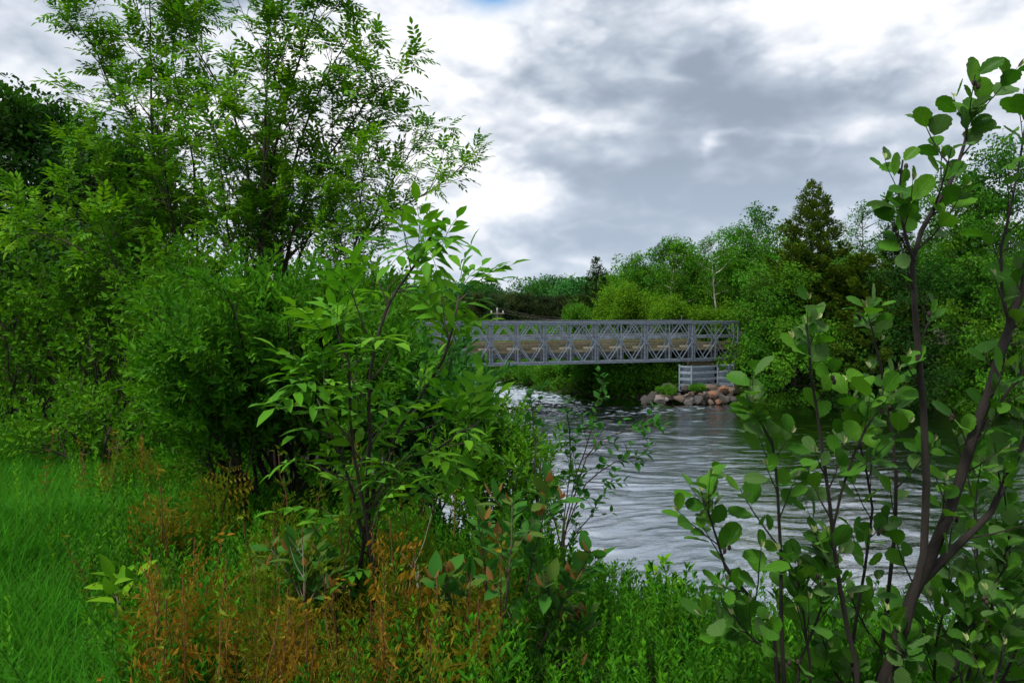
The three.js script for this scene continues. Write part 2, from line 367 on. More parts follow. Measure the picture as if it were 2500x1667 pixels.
const M = {
  ash: [leafMat(0.095, 0.265, 0.004), leafMat(0.130, 0.305, 0.004), leafMat(0.062, 0.205, 0.004)],
  sapling: [leafMat(0.078, 0.260, 0.006, { coat: 0.14 }), leafMat(0.108, 0.295, 0.006, { coat: 0.14 }), leafMat(0.056, 0.205, 0.006, { coat: 0.14 })],
  willow: [leafMat(0.054, 0.200, 0.004), leafMat(0.076, 0.245, 0.004), leafMat(0.038, 0.160, 0.004)],
  alder: [[0.082, 0.285, 0.008], [0.066, 0.240, 0.009], [0.050, 0.195, 0.009], [0.110, 0.320, 0.012], [0.105, 0.240, 0.050]].map((c) => leafMat(...c, { coat: 0.16, rough: 0.42, map: veinMap, bump: veinBump, bumpScale: 0.004 })),
  viburnum: [leafMat(0.030, 0.140, 0.012, { coat: 0.2 }), leafMat(0.042, 0.165, 0.014, { coat: 0.2 }), leafMat(0.075, 0.150, 0.016, { coat: 0.2 })],
  copper: leafMat(0.23, 0.115, 0.030, { coat: 0.15 }),
  berry: [leafMat(0.036, 0.165, 0.014, { coat: 0.15 }), leafMat(0.028, 0.135, 0.013, { coat: 0.15 })],
  thicket: [leafMat(0.058, 0.195, 0.004), leafMat(0.082, 0.235, 0.004)],
  spirea: leafMat(0.044, 0.195, 0.004), spirea2: leafMat(0.080, 0.265, 0.005),
  grass: leafMat(0.034, 0.180, 0.003, { trans: 0.35, coat: 0.06 }),
  rust: [leafMat(0.26, 0.145, 0.008), leafMat(0.20, 0.165, 0.008), leafMat(0.13, 0.190, 0.006)],
  rustStem: flatMat(0.13, 0.045, 0.015),
  poplar: leafMat(0.044, 0.170, 0.005), birch: leafMat(0.066, 0.205, 0.007), maple: leafMat(0.050, 0.160, 0.004), dark: leafMat(0.017, 0.068, 0.003), lime: leafMat(0.098, 0.235, 0.004),  // dark: leaf green lowered for trees in shade and against the sky
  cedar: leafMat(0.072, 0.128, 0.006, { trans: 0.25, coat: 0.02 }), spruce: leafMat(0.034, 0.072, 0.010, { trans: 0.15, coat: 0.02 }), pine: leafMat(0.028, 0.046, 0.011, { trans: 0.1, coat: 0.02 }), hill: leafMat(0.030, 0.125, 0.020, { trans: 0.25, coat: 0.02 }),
  bark: flatMat(0.075, 0.058, 0.042, 0.9, { map: barkTex }), twig: flatMat(0.060, 0.040, 0.026, 0.75), alderBark: flatMat(0.058, 0.042, 0.032, 0.75, { map: fineBark, bumpMap: fineBark, bumpScale: 0.004 }), greenTwig: flatMat(0.10, 0.11, 0.04, 0.7),
  birchBark: flatMat(0.74, 0.72, 0.67, 0.8, { map: birchTex }), greyTwig: flatMat(0.20, 0.18, 0.15, 0.85),
};

// ---------------------------------------------------------------- plant growth
// A branch: a bending line of points from start; turns towards the light by up
function bend(R, start, dir, len, n, wob, up) {
  const pts = [start.clone()], d = dir.clone().normalize();
  for (let k = 0; k < n; k++) {
    d.addScaledVector(sphereDir(R), wob).addScaledVector(UPV, up / n).normalize();
    pts.push(pts[k].clone().addScaledVector(d, len / n));
  }
  return pts;
}
function along(pts, t) { const f = clamp(t) * (pts.length - 1), k = Math.min(pts.length - 2, Math.floor(f)); return { p: pts[k].clone().lerp(pts[k + 1], f - k), d: pts[k + 1].clone().sub(pts[k]).normalize() }; }
function sideways(R, d, ang, az) {
  const ref = Math.abs(d.y) > 0.9 ? V(1, 0, 0) : UPV, s = V(0, 0, 0).crossVectors(d, ref).normalize(), t = V(0, 0, 0).crossVectors(s, d);
  return d.clone().multiplyScalar(Math.cos(ang)).addScaledVector(s, Math.sin(ang) * Math.cos(az)).addScaledVector(t, Math.sin(ang) * Math.sin(az));
}
const lengthOf = (pts) => { let l = 0; for (let k = 1; k < pts.length; k++) l += pts[k].distanceTo(pts[k - 1]); return l; };
function smooth(R, pts, wob) {
  const c = new THREE.CatmullRomCurve3(pts), n = Math.max(6, Math.ceil(lengthOf(pts) / 0.16)), out = [];
  for (let k = 0; k <= n; k++) { const p = c.getPoint(k / n); if (k && k < n) p.addScaledVector(sphereDir(R), wob); out.push(p); }
  return out;
}
// levels: [{ n per metre, from, len:[a,b], ang, up, wob, r }] ; leafing(tipPts, level) drops leaves
function growOn(ctx, pts, r0, r1, levels, lv, leafing) {
  const { R } = ctx, o = levels[lv];
  if (!o) { leafing(pts); return; }
  const L = lengthOf(pts), n = Math.max(1, Math.round(o.n * L * (1 - (o.from ?? 0)) * (0.85 + R() * 0.3)));
  let az = R() * 6;
  for (let k = 0; k < n; k++) {
    const t = mix(o.from ?? 0, 0.99, (k + R() * 0.8) / n), { p, d } = along(pts, t); az += 2.4 + (R() - 0.5) * 0.8;
    const dir = sideways(R, d, o.ang * (0.75 + R() * 0.5), az), len = mix(o.len[0], o.len[1], R()) * (1 - 0.45 * t * (lv === 0 ? 1 : 0.6));
    const rr = Math.min(mix(r0, r1, t) * 0.62, o.r), b = bend(R, p, dir, len, lv >= levels.length - 1 ? 3 : 5, o.wob ?? 0.12, o.up ?? 0.3);
    ctx.wood.tube(b, rr, rr * 0.45, lv ? 3 : 4);
    growOn(ctx, b, rr, rr * 0.45, levels, lv + 1, leafing);
  }
  leafing(pts, lv);
}
const camAt = V(0, EYE, 0);
function inFrame(p) { const y = (p.y - EYE) * cosP - p.z * -1 * 0 , d = -p.z; if (d < 0.3) return false; const px = 1250 + F * p.x / d, py = 755 - F * (p.y - EYE) / d; return px > -60 && px < 2560 && py > -60 && py < 1730; }
// the largest-looking pieces become parts of their own, the rest one scattered part per shape
function foliage(root, list, geos, mats, { name = 'leaf', most = 300, restName = 'leaves', R }) {
  const near = list.map((l) => ({ l, s: inFrame(l.pos) ? l.k / l.pos.distanceTo(camAt) : 0 })).sort((a, b) => b.s - a.s);
  const own = near.slice(0, most).filter((x) => x.s > 0), rest = near.slice(own.length);
  for (const { l } of own) {
    const m = part(name, geos[l.g % geos.length], mats[l.t % mats.length], root);
    const mm = l.m.clone(); mm.elements[12] -= root.position.x; mm.elements[13] -= root.position.y; mm.elements[14] -= root.position.z;
    mm.decompose(m.position, m.quaternion, m.scale);
  }
  const by = new Map();
  for (const { l } of rest) { const t = l.t % mats.length; if (!by.has(t)) by.set(t, []); by.get(t).push({ m: l.m, c: l.c, g: l.g }); }
  for (const [t, ls] of by) scatter(restName, geos, mats[t], ls, root, root.position);
}
function leafAt(ctx, pos, dir, up, k, ng, nt) { const { R } = ctx; ctx.leaves.push({ pos, k, g: Math.floor(R() * ng), t: Math.floor(R() * nt), c: tint(R), m: frame(pos, dir, up, k) }); }

// ================================================================ the bridge
const steelTex = dataTex(256, 256, (u, v) => { const n = tileNoise(u, v, 6) * 0.12 + tileNoise(u, v, 30, 3) * 0.1; return [0.85 + n, 0.86 + n, 0.88 + n]; }, true);
const steel = new THREE.MeshStandardMaterial({ color: col(0.25, 0.29, 0.33), roughness: 0.5, metalness: 0.35, map: steelTex });
const steelDull = new THREE.MeshStandardMaterial({ color: col(0.15, 0.175, 0.20), roughness: 0.6, metalness: 0.3, map: steelTex });
const woodTex = dataTex(256, 128, (u, v) => { const n = tileNoise(u, v * 4, 5) * 0.12 + tileNoise(u * 0.5, v, 60, 5) * 0.16; return [0.8 + n, 0.78 + n, 0.72 + n]; }, true);
const timber = new THREE.MeshStandardMaterial({ color: col(0.25, 0.225, 0.155), roughness: 0.9, map: woodTex });
const deckWood = new THREE.MeshStandardMaterial({ color: col(0.13, 0.118, 0.09), roughness: 0.95, map: woodTex }), deckWood2 = new THREE.MeshStandardMaterial({ color: col(0.165, 0.15, 0.115), roughness: 0.95, map: woodTex });
const timber2 = new THREE.MeshStandardMaterial({ color: col(0.31, 0.28, 0.20), roughness: 0.9, map: woodTex });
{
  const ANG = 17 * Math.PI / 180, PL = 3.048, PH = 2.17, NP = 9, Y0 = -1.33, DIR = V(Math.cos(ANG), 0, -Math.sin(ANG));
  const start = V(-1.13, 0, -38).addScaledVector(DIR, -4 * PL); start.y = Y0;
  const b = thing('truss_bridge', 'grey steel panel truss bridge with timber deck crossing the river', 'bridge', start);
  b.rotation.y = ANG;
  const bar = (ax, ay, bx, by, w, z, dz) => { // flat bar in the plane of a truss
    const g = new Geo(), L = Math.hypot(bx - ax, by - ay), a = Math.atan2(by - ay, bx - ax);
    g.box(0, L, -w / 2, w / 2, -dz / 2, dz / 2);
    const q = g.build(); q.rotateZ(a); q.translate(ax, ay, z); return q;
  };
  // shapes shared by all the panels
  const chord = (() => { const g = new Geo(); g.box(0.004, PL - 0.004, -0.075, 0.075, -0.02, 0.02); g.box(0.004, PL - 0.004, 0.055, 0.075, 0.02, 0.075); g.box(0.004, PL - 0.004, -0.075, -0.055, 0.02, 0.075); g.box(0.004, PL - 0.004, 0.055, 0.075, -0.075, -0.02); g.box(0.004, PL - 0.004, -0.075, -0.055, -0.075, -0.02); return g.build(); })();
  const post = (() => { const g = new Geo(); g.box(-0.03, 0.03, 0.076, PH - 0.076, -0.014, 0.014); g.box(-0.03, -0.014, 0.076, PH - 0.076, 0.014, 0.06); g.box(0.014, 0.03, 0.076, PH - 0.076, 0.014, 0.06); return g.build(); })();
  const thinPost = (() => { const g = new Geo(); g.box(-0.03, 0.03, 0.076, PH - 0.076, -0.03, 0.03); return g.build(); })();
  const gusset = (() => { const g = new Geo(); const s = new THREE.Shape(); s.moveTo(-0.13, -0.08); s.lineTo(-0.1, -0.2); s.lineTo(0.1, -0.2); s.lineTo(0.13, -0.08); s.lineTo(0.13, 0.1); s.lineTo(0.09, 0.2); s.lineTo(-0.09, 0.2); s.lineTo(-0.13, 0.1); const e = new THREE.ExtrudeGeometry(s, { depth: 0.02, bevelEnabled: false }); e.scale(0.68, 0.72, 1); e.translate(0, PH / 2, 0.062); return e; })();
  const lower = (() => { const g = new Geo(); g.box(-0.055, 0.055, 0.078, PH * 0.5, -0.055, -0.034); return g.build(); })();
  const diags = []; const q = [[0.07, PH / 2, PL / 4, PH - 0.08], [PL / 4, PH - 0.08, PL / 2, PH / 2], [PL / 2, PH / 2, PL * 0.75, PH - 0.08], [PL * 0.75, PH - 0.08, PL - 0.07, PH / 2], [0.07, PH / 2, PL / 4, 0.08], [PL / 4, 0.08, PL / 2, PH / 2], [PL / 2, PH / 2, PL * 0.75, 0.08], [PL * 0.75, 0.08, PL - 0.07, PH / 2]];
  q.forEach(([ax, ay, bx, by], k) => diags.push(bar(ax, ay, bx, by, 0.05, (k % 2 ? 0.034 : -0.001) , 0.034)));
  const W = 5.0;
  for (const [zi, z] of [[0, 0], [1, -0.42], [2, -W], [3, -W - 0.42]]) for (let k = 0; k < NP; k++) {
    const p = new THREE.Group(); p.name = 'truss_panel'; p.position.set(k * PL, 0, z); b.add(p);
    const c1 = part('top_chord', chord, steel, p); c1.position.y = PH;
    part('bottom_chord', chord, steel, p);
    part('end_post', post, steel, p).position.x = 0.06; part('end_post', post, steel, p).position.x = PL - 0.06; part('middle_post', thinPost, steel, p).position.set(PL / 2, 0, -0.062);
    for (const d of diags) part('diagonal', d, steel, p);
    for (const x of [0.02, PL / 2]) if (x > 1 || k) part('gusset_plate', gusset, steelDull, p).position.x = x;
    if (zi % 2 === 0 && k) part('bracing_plate', lower, steelDull, p).position.x = 0.0;
  }
  // floor: cross beams, stringers, planks, kerbs and guard rails
  const tr = new Geo(); tr.box(-0.09, 0.09, 0.08, 0.105, -W - 0.3, -0.09); tr.box(-0.09, 0.09, 0.505, 0.53, -W - 0.3, -0.09); tr.box(-0.012, 0.012, 0.105, 0.505, -W - 0.3, -0.09);
  const trG = tr.build();
  for (let k = 0; k <= NP * 2; k++) part('cross_beam', trG, steelDull, b).position.x = clamp(k * PL / 2 + (k % 2 ? 0.16 : 0.2), 0.2, NP * PL - 0.15);
  const st = new Geo(); st.box(0, NP * PL, 0.534, 0.60, -0.05, 0.05);
  const stG = st.build();
  for (let k = 0; k < 6; k++) part('stringer', stG, steelDull, b).position.z = -0.95 - k * 0.72;
  const pl = new Geo(); pl.box(0.006, 0.298, 0.604, 0.70, -W + 0.15, -0.58);
  const plG = pl.build();
  for (let k = 0; k < Math.floor(NP * PL / 0.305); k++) part('deck_plank', plG, k % 3 ? deckWood : deckWood2, b).position.x = k * 0.305;
  for (const z of [-0.72, -W + 0.28]) {
    const kb = new Geo(); kb.box(0.01, PL - 0.01, 0.83, 0.99, -0.1, 0.1); const kg = kb.build();
    const bl = new Geo(); bl.box(0, 0.62, 0.703, 0.827, -0.09, 0.09); const bg = bl.build();
    const eg = new Geo(); eg.box(0.01, PL - 0.01, 0.53, 0.70, 0.105, 0.17); const egG = eg.build();
    for (let k = 0; k < NP; k++) {
      part('kerb_timber', kg, k % 2 ? timber : timber2, b).position.set(k * PL, 0, z);
      part('kerb_block', bg, timber2, b).position.set(k * PL + 0.45, 0, z); part('kerb_block', bg, timber, b).position.set(k * PL + 1.9, 0, z);
      if (z > -2) part('edge_timber', egG, k % 2 ? timber2 : timber, b).position.set(k * PL, 0.0, z);
    }
    const rl = new THREE.Shape(), face = z > -2 ? -1 : 1; const pr = [[0, 0], [0.03, 0.03], [0.03, 0.09], [0, 0.12], [0, 0.17], [0.03, 0.2], [0.03, 0.26], [0, 0.29], [0.006, 0.29], [0.036, 0.262], [0.036, 0.198], [0.006, 0.168], [0.006, 0.122], [0.036, 0.092], [0.036, 0.028], [0.006, 0]];
    pr.forEach(([x, y], i) => (i ? rl.lineTo(x * face, y) : rl.moveTo(x * face, y)));
    const rg = new THREE.ExtrudeGeometry(rl, { depth: NP * PL, bevelEnabled: false }); rg.rotateY(Math.PI / 2); rg.scale(1, 0.66, 1);
    part('guard_rail', rg, new THREE.MeshStandardMaterial({ color: col(0.36, 0.39, 0.42), roughness: 0.45, metalness: 0.35, map: steelTex, side: THREE.DoubleSide }), b).position.set(0, 1.24, z > -2 ? -0.53 : -W + 0.1);
  }
  const sign = new Geo(); sign.box(-0.02, 0.02, PH + 0.08, PH + 0.38, -0.02, 0.02); part('marker_post', sign.build(), steel, b).position.set(NP * PL - 0.9, 0, -W);
}
// steel bin wall under the right end
{
  const p0 = spot(1659, 940, 41.0), wallBase = V(p0.x, -3.1, p0.z);
  const wall = thing('bin_retaining_wall', 'corrugated galvanised steel retaining wall under the bridge end above the rocks', 'retaining wall', wallBase);
  const pts = [spot(1659, 940, 41.0), spot(1688, 940, 40.6), spot(1752, 940, 41.4), spot(1791, 940, 41.3)];
  const TOP = [-1.57, -1.62, -1.56, -1.42], galv = new THREE.MeshStandardMaterial({ color: col(0.30, 0.35, 0.40), roughness: 0.5, metalness: 0.3, map: steelTex });
  for (let k = 0; k < 4; k++) {
    const g = new Geo(); g.box(-0.035, 0.035, 0, TOP[k] + 3.1 + 0.012, -0.08, 0.03);
    const m = part('wall_post', g.build(), galv, wall); m.position.set(pts[k].x - wallBase.x, 0, pts[k].z - wallBase.z);
  }
  for (let k = 0; k < 3; k++) {
    const a = pts[k], c = pts[k + 1], L = Math.hypot(c.x - a.x, c.z - a.z), ang = Math.atan2(-(c.z - a.z), c.x - a.x), h = Math.min(TOP[k], TOP[k + 1]) + 3.1;
    const rows = 4, rh = h / rows;
    for (let r = 0; r < rows; r++) {
      const s = new THREE.Shape(), y0 = r * rh + 0.006, y1 = (r + 1) * rh - 0.004, prof = [[0, y0], [0.0, y0 + rh * 0.08], [-0.2, y0 + rh * 0.16], [-0.2, y0 + rh * 0.6], [0.0, y0 + rh * 0.72], [0.0, y1]];
      prof.forEach(([x, y], i) => (i ? s.lineTo(x, y) : s.moveTo(x, y)));
      prof.slice().reverse().forEach(([x, y]) => s.lineTo(x - 0.012, y));
      const e = new THREE.ExtrudeGeometry(s, { depth: L - 0.09, bevelEnabled: false }); e.rotateY(Math.PI / 2); e.scale(1, 1, 1);
      e.rotateY(Math.PI); // ridges face the river
      e.rotateY(Math.PI);
      const m = part('wall_beam', e, galv, wall); m.position.set(a.x - wallBase.x, 0, a.z - wallBase.z); m.rotation.y = ang; m.translateX(0.045); m.scale.z = -1;
    }
  }
  const sill = new Geo(); sill.box(-0.5, 2.2, 0, 0.42, -5.4, 0.1);
  const sl = thing('bridge_sill', 'dark timber sill carrying the bridge end above the steel wall', 'sill', V(10.9, -1.80, -42.2));
  part('sill_timber', sill.build(), timber, sl); sl.rotation.y = 17 * Math.PI / 180;
}
// rocks at the foot of the wall
function rockGeo(seed) {
  const R = mulberry(seed), pts = [];
  for (let k = 0; k < 15; k++) { const d = sphereDir(R); pts.push(d.multiplyScalar(0.82 + R() * 0.3)); }
  return new ConvexGeometry(pts);
}
{
  const R = mulberry(77), geos = [1, 2, 3, 4, 5, 6, 7].map((s) => rockGeo(s * 31));
  const rockTex = dataTex(256, 256, (u, v) => { const n = tileNoise(u, v, 7) * 0.16 + tileNoise(u, v, 28, 4) * 0.14 + tileNoise(u, v, 80, 2) * 0.08; return [0.82 + n, 0.81 + n, 0.8 + n]; }, true);
  const mk = (r, g, b) => new THREE.MeshStandardMaterial({ color: col(r, g, b), roughness: 0.9, map: rockTex, bumpMap: rockTex, bumpScale: 0.02, flatShading: true });
  const mats = { grey: mk(0.095, 0.09, 0.085), tan: mk(0.135, 0.10, 0.075), red: mk(0.23, 0.115, 0.068), dark: mk(0.048, 0.043, 0.04), pale: mk(0.19, 0.175, 0.16) };
  // [px, py, depth, size, colour, label]
  const named = [
    [1740, 963, 40.2, 0.36, 'red', 'orange tan boulder low in the riprap right of the green tuft'], [1766, 949, 40.7, 0.38, 'red', 'rust red upright boulder at the top right of the riprap'],
    [1688, 963, 40.3, 0.27, 'tan', 'tan boulder left of the green tuft in the riprap'], [1706, 975, 39.9, 0.42, 'grey', 'wide flat grey boulder at the waterline below the wall'],
    [1657, 973, 40.2, 0.40, 'tan', 'brown boulder at the waterline left of the wide grey one'], [1768, 971, 40.0, 0.33, 'grey', 'rounded grey boulder at the right waterline of the riprap'],
    [1721, 960, 40.3, 0.20, 'pale', 'small pale boulder with a white edge amid the riprap'], [1637, 955, 40.8, 0.42, 'grey', 'long tilted grey slab leaning at the left of the riprap'],
    [1732, 950, 41.0, 0.55, 'tan', 'large brown grey slab below the middle of the steel wall'], [1618, 975, 40.4, 0.30, 'pale', 'pale pointed boulder at the left waterline of the riprap'],
    [1676, 948, 40.9, 0.46, 'dark', 'dark shaded boulder under the left corner of the wall'], [1755, 981, 39.7, 0.24, 'red', 'low reddish stone at the waterline right of the middle'],
  ];
  const place = (px, py, d, s, m, label) => {
    const p = spot(px, py, d), gy = ground(p.x, p.z);
    const o = lit(new THREE.Mesh(geos[Math.floor(R() * geos.length)], mats[m])); o.name = numbered('boulder'); o.position.copy(p);
    if (p.y - gy > s * 1.2) o.position.y = p.y;
    o.rotation.set((R() - 0.5) * 1.2, R() * 6, (R() - 0.5) * 1.2); o.scale.set(0.82 * s * (1 + R() * 0.6), 0.82 * s * (0.6 + R() * 0.3), 0.82 * s * (0.9 + R() * 0.3));
    o.userData = { label, category: 'boulder', group: 'riprap boulders below the bridge end' }; scene.add(o);
  };
  for (const a of named) place(...a);
  const kinds = ['grey', 'dark', 'tan', 'grey', 'dark', 'pale', 'tan'], rest = [], rows = new Map();
  for (let k = 0; k < 58; k++) {
    const px = 1570 + R() * 225, py = Math.min(984, mix(942, 982, R()) + (px < 1620 ? 14 : 0));
    rest.push({ px, py, s: 0.2 + R() * 0.26, m: kinds[k % kinds.length], row: py > 972 ? 'waterline row' : py > 956 ? 'middle row' : 'top row' });
  }
  rest.sort((a, b) => a.px - b.px);
  const nth = ['first', 'second', 'third', 'fourth', 'fifth', 'sixth', 'seventh', 'eighth', 'ninth', 'tenth', 'eleventh', 'twelfth', 'thirteenth', 'fourteenth'], word = { grey: 'grey', dark: 'dark', tan: 'brown', pale: 'pale' };
  for (const q of rest) {
    const key = q.m + q.row, n = rows.get(key) ?? 0; rows.set(key, n + 1);
    place(q.px, q.py, mix(41.5, 40.0, clamp((q.py - 940) / 42)), q.s, q.m, nth[n] + ' ' + word[q.m] + ' filler stone from the left in the ' + q.row + ' of the riprap');
  }
}
// power pole far off with its wires
{
  const top = spot(1214, 757, 92), base = onGround(top.x, top.z);
  const o = thing('utility_pole', 'wooden utility pole with crossarm before the dark pines', 'utility pole', base), h = top.y - base.y;
  const g = new Geo(); g.tube([V(0, -0.3, 0), V(0, h * 0.5, 0), V(0, h, 0)], 0.16, 0.11, 8); part('pole', g.build(), M.greyTwig, o);
  const c = new Geo(); c.box(-0.9, 0.9, h - 0.5, h - 0.36, 0.12, 0.24); part('crossarm', c.build(), M.greyTwig, o);
  const ins = new THREE.CylinderGeometry(0.07, 0.09, 0.3, 8); for (const x of [-0.75, 0, 0.75]) part('insulator', ins, flatMat(0.6, 0.62, 0.64, 0.4), o).position.set(x, h - (x ? 0.2 : -0.16), x ? 0.18 : 0);
  [[-0.75, 0], [0, 0.35], [0.75, 0]].forEach(([dx, dy], k) => {
    const a = V(top.x + dx, top.y - 0.05 + dy, top.z + 0.18), e = spot(1480, 778 - dy * 12, 84 + k), pts = [];
    for (let i = 0; i <= 16; i++) { const t = i / 16; const q = a.clone().lerp(e, t); q.y -= 0.6 * Math.sin(Math.PI * t); pts.push(q); }
    const w = new Geo(); w.tube(pts, 0.006, 0.006, 4); const m = lit(new THREE.Mesh(w.build(a), M.greyTwig)); m.position.copy(a); m.name = numbered('power_line');
    m.userData = { label: ['lowest', 'topmost', 'middle'][k] + ' power line running right from the far utility pole', category: 'wire', group: 'wires from the utility pole' }; scene.add(m);
  });
}

// ================================================================ trees at middle distance
const BROAD = [1, 2, 3].map((s) => clumpBroad(s * 17, 22, 0.37, 0.175)), BROADS = [4, 5, 6].map((s) => clumpBroad(s * 19, 24, 0.31, 0.125)), CEDAR = [1, 2, 3].map((s) => clumpCedar(s * 23, 13, 0.27, 0.2)), SPRUCE = [1, 2].map((s) => clumpSpruce(s * 29, 8, 0.3, 0.2));
// broad-leaved tree: trunk, limbs and leaf clumps on the limbs. prof(h) is the crown's half width (0..1) at height h (0..1)
function broadTree({ name = 'poplar_tree', label, px, top, d, wide, base, from = 0.2, mat = M.poplar, bark = M.bark, limbs = 20, clumps = 14, geos = BROAD, prof, lean = 0, seed, size = 1, group = 'trees on the far bank', trunkR = 0.09, up = 0.55, cat = 'tree', gaps = 0.5 }) {
  const R = mulberry(seed), tip = spot(px, top, d), bx = tip.x - lean, b0 = base ? spot(px, base, d) : onGround(bx, tip.z), b = V(bx, base ? Math.min(b0.y, ground(bx, tip.z) + 0.4) : b0.y, tip.z);
  if (!base) b.y = ground(b.x, b.z);
  b.y = ground(b.x, b.z) - 0.05;
  const o = thing(name, label, cat, b, group), H = tip.y - b.y, half = wide / F * d / 2;
  const trunk = new Geo(), wood = new Geo(), list = [];
  const pts = []; for (let k = 0; k <= 8; k++) { const t = k / 8; pts.push(V(b.x + lean * t * t + fbm2(t * 2 + seed, 1, 2) * H * 0.05 * t, b.y + H * t * 0.97, b.z + fbm2(t * 2, seed, 2) * H * 0.05 * t)); }
  trunk.tube(pts, trunkR, 0.012, 6);
  const pf = prof ?? ((h) => Math.pow(Math.sin(Math.PI * Math.pow(clamp(h * 0.93 + 0.05), 0.75)), 0.7));
  let az = R() * 6;
  let shade = tint(R, 0.2, 0.12); const put = (p, s) => { const out = V(p.x - b.x, 0, p.z - b.z).normalize(); list.push({ m: frame(p, out.addScaledVector(sphereDir(R), 0.9).add(V(0, 0.15, 0)), V((R() - 0.5) * 0.8, 1, (R() - 0.5) * 0.8), s), c: tint(R, 0.2, 0.1).multiply(shade), g: Math.floor(R() * 3) }); };
  for (let k = 0; k < limbs; k++) {
    const h = from + (1 - from) * Math.pow((k + R() * 0.7) / limbs, 0.9), st = along(pts, Math.max(0.05, h - 0.10 * R() - 0.03)); az += 2.4 + (R() - 0.5);
    const reach = half * pf((h - from) / (1 - from)) * (1 - gaps + R() * (gaps + 0.25)) + 0.15;
    const dir = V(Math.cos(az), up * (0.6 + R() * 0.8), Math.sin(az));
    const l = bend(R, st.p, dir, reach * 1.12, 5, 0.16, 0.25);
    wood.tube(l, Math.min(trunkR * 0.4, 0.02 + reach * 0.012), 0.006, 4);
    shade = tint(R, 0.34, 0.22); const n = Math.max(4, Math.round(1.0 * clumps * (0.4 + reach / half)));
    for (let j = 0; j < n; j++) {
      const t = 0.22 + 0.8 * Math.sqrt(R()), { p } = along(l, t), w = reach * 0.34 * (1.1 - 0.5 * t) + 0.12;
      put(p.add(V((R() - 0.5) * 2 * w, (R() - 0.42) * 1.5 * w, (R() - 0.5) * 2 * w)), size * (0.65 + R() * 0.6));
    }
  }
  for (let j = 0; j < 7; j++) { const { p } = along(pts, 0.88 + 0.12 * R()); put(p.add(sphereDir(R).multiplyScalar(0.25)), size * (0.5 + R() * 0.4)); }
  part('trunk', trunk.build(b), bark, o); part('limbs', wood.build(b), bark, o).userData.kind = 'stuff';
  scatter('crown', geos, mat, list, o, b);
  return o;
}
function coniferTree({ name = 'cedar_tree', label, px, top, d, wide, mat = M.cedar, geos = CEDAR, seed, dense = 1, from = 0.06, group = 'trees on the far bank', size = 1, power = 0.8, thin = 0, bulge = 0 }) {
  const R = mulberry(seed), tip = spot(px, top, d), b = V(tip.x, ground(tip.x, tip.z) - 0.05, tip.z), o = thing(name, label, 'tree', b, group), H = tip.y - b.y, half = wide / F * d / 2;
  const trunk = new Geo(), wood = new Geo(), list = [], pts = [];
  for (let k = 0; k <= 6; k++) pts.push(V(b.x + fbm2(k * 0.3, seed, 2) * 0.3, b.y + H * k / 6, b.z + fbm2(seed, k * 0.3, 2) * 0.3));
  trunk.tube(pts, 0.05 + H * 0.011, 0.01, 6);
  let az = R() * 6; const n = Math.round(H * 15 * dense);
  for (let k = 0; k < n; k++) {
    const h = from + (1 - from) * (k + R()) / n, st = along(pts, h); az += 2.4 + R() * 0.6;
    const w = Math.pow(1 - h, power) * (1 + bulge * Math.sin(h * Math.PI)), reach = half * w * (0.7 + R() * 0.36) + 0.08, dir = V(Math.cos(az), 0.1 - 0.3 * R() + 0.5 * h, Math.sin(az));
    const l = bend(R, st.p, dir, reach, 4, 0.08, 0.25);
    if (reach > 0.25) wood.tube(l, 0.012 + reach * 0.008, 0.004, 3);
    const m = Math.max(2, Math.round(reach * 4.4 * dense * (1 - thin * R())));
    for (let j = 0; j < m; j++) {
      const { p, d: dd } = along(l, 0.25 + 0.8 * Math.sqrt(R()));
      p.add(V((R() - 0.5) * 0.35, (R() - 0.5) * 0.22, (R() - 0.5) * 0.35));
      list.push({ m: frame(p, dd.clone().addScaledVector(sphereDir(R), 0.35), V((R() - 0.5) * 0.6, 1, (R() - 0.5) * 0.6), size * (0.6 + R() * 0.55) * mix(0.75, 1, clamp(reach))), c: tint(R, 0.28, 0.18), g: Math.floor(R() * 3) });
    }
  }
  part('trunk', trunk.build(b), M.bark, o); part('limbs', wood.build(b), M.bark, o).userData.kind = 'stuff'; scatter('crown', geos, mat, list, o, b);
  return o;
}
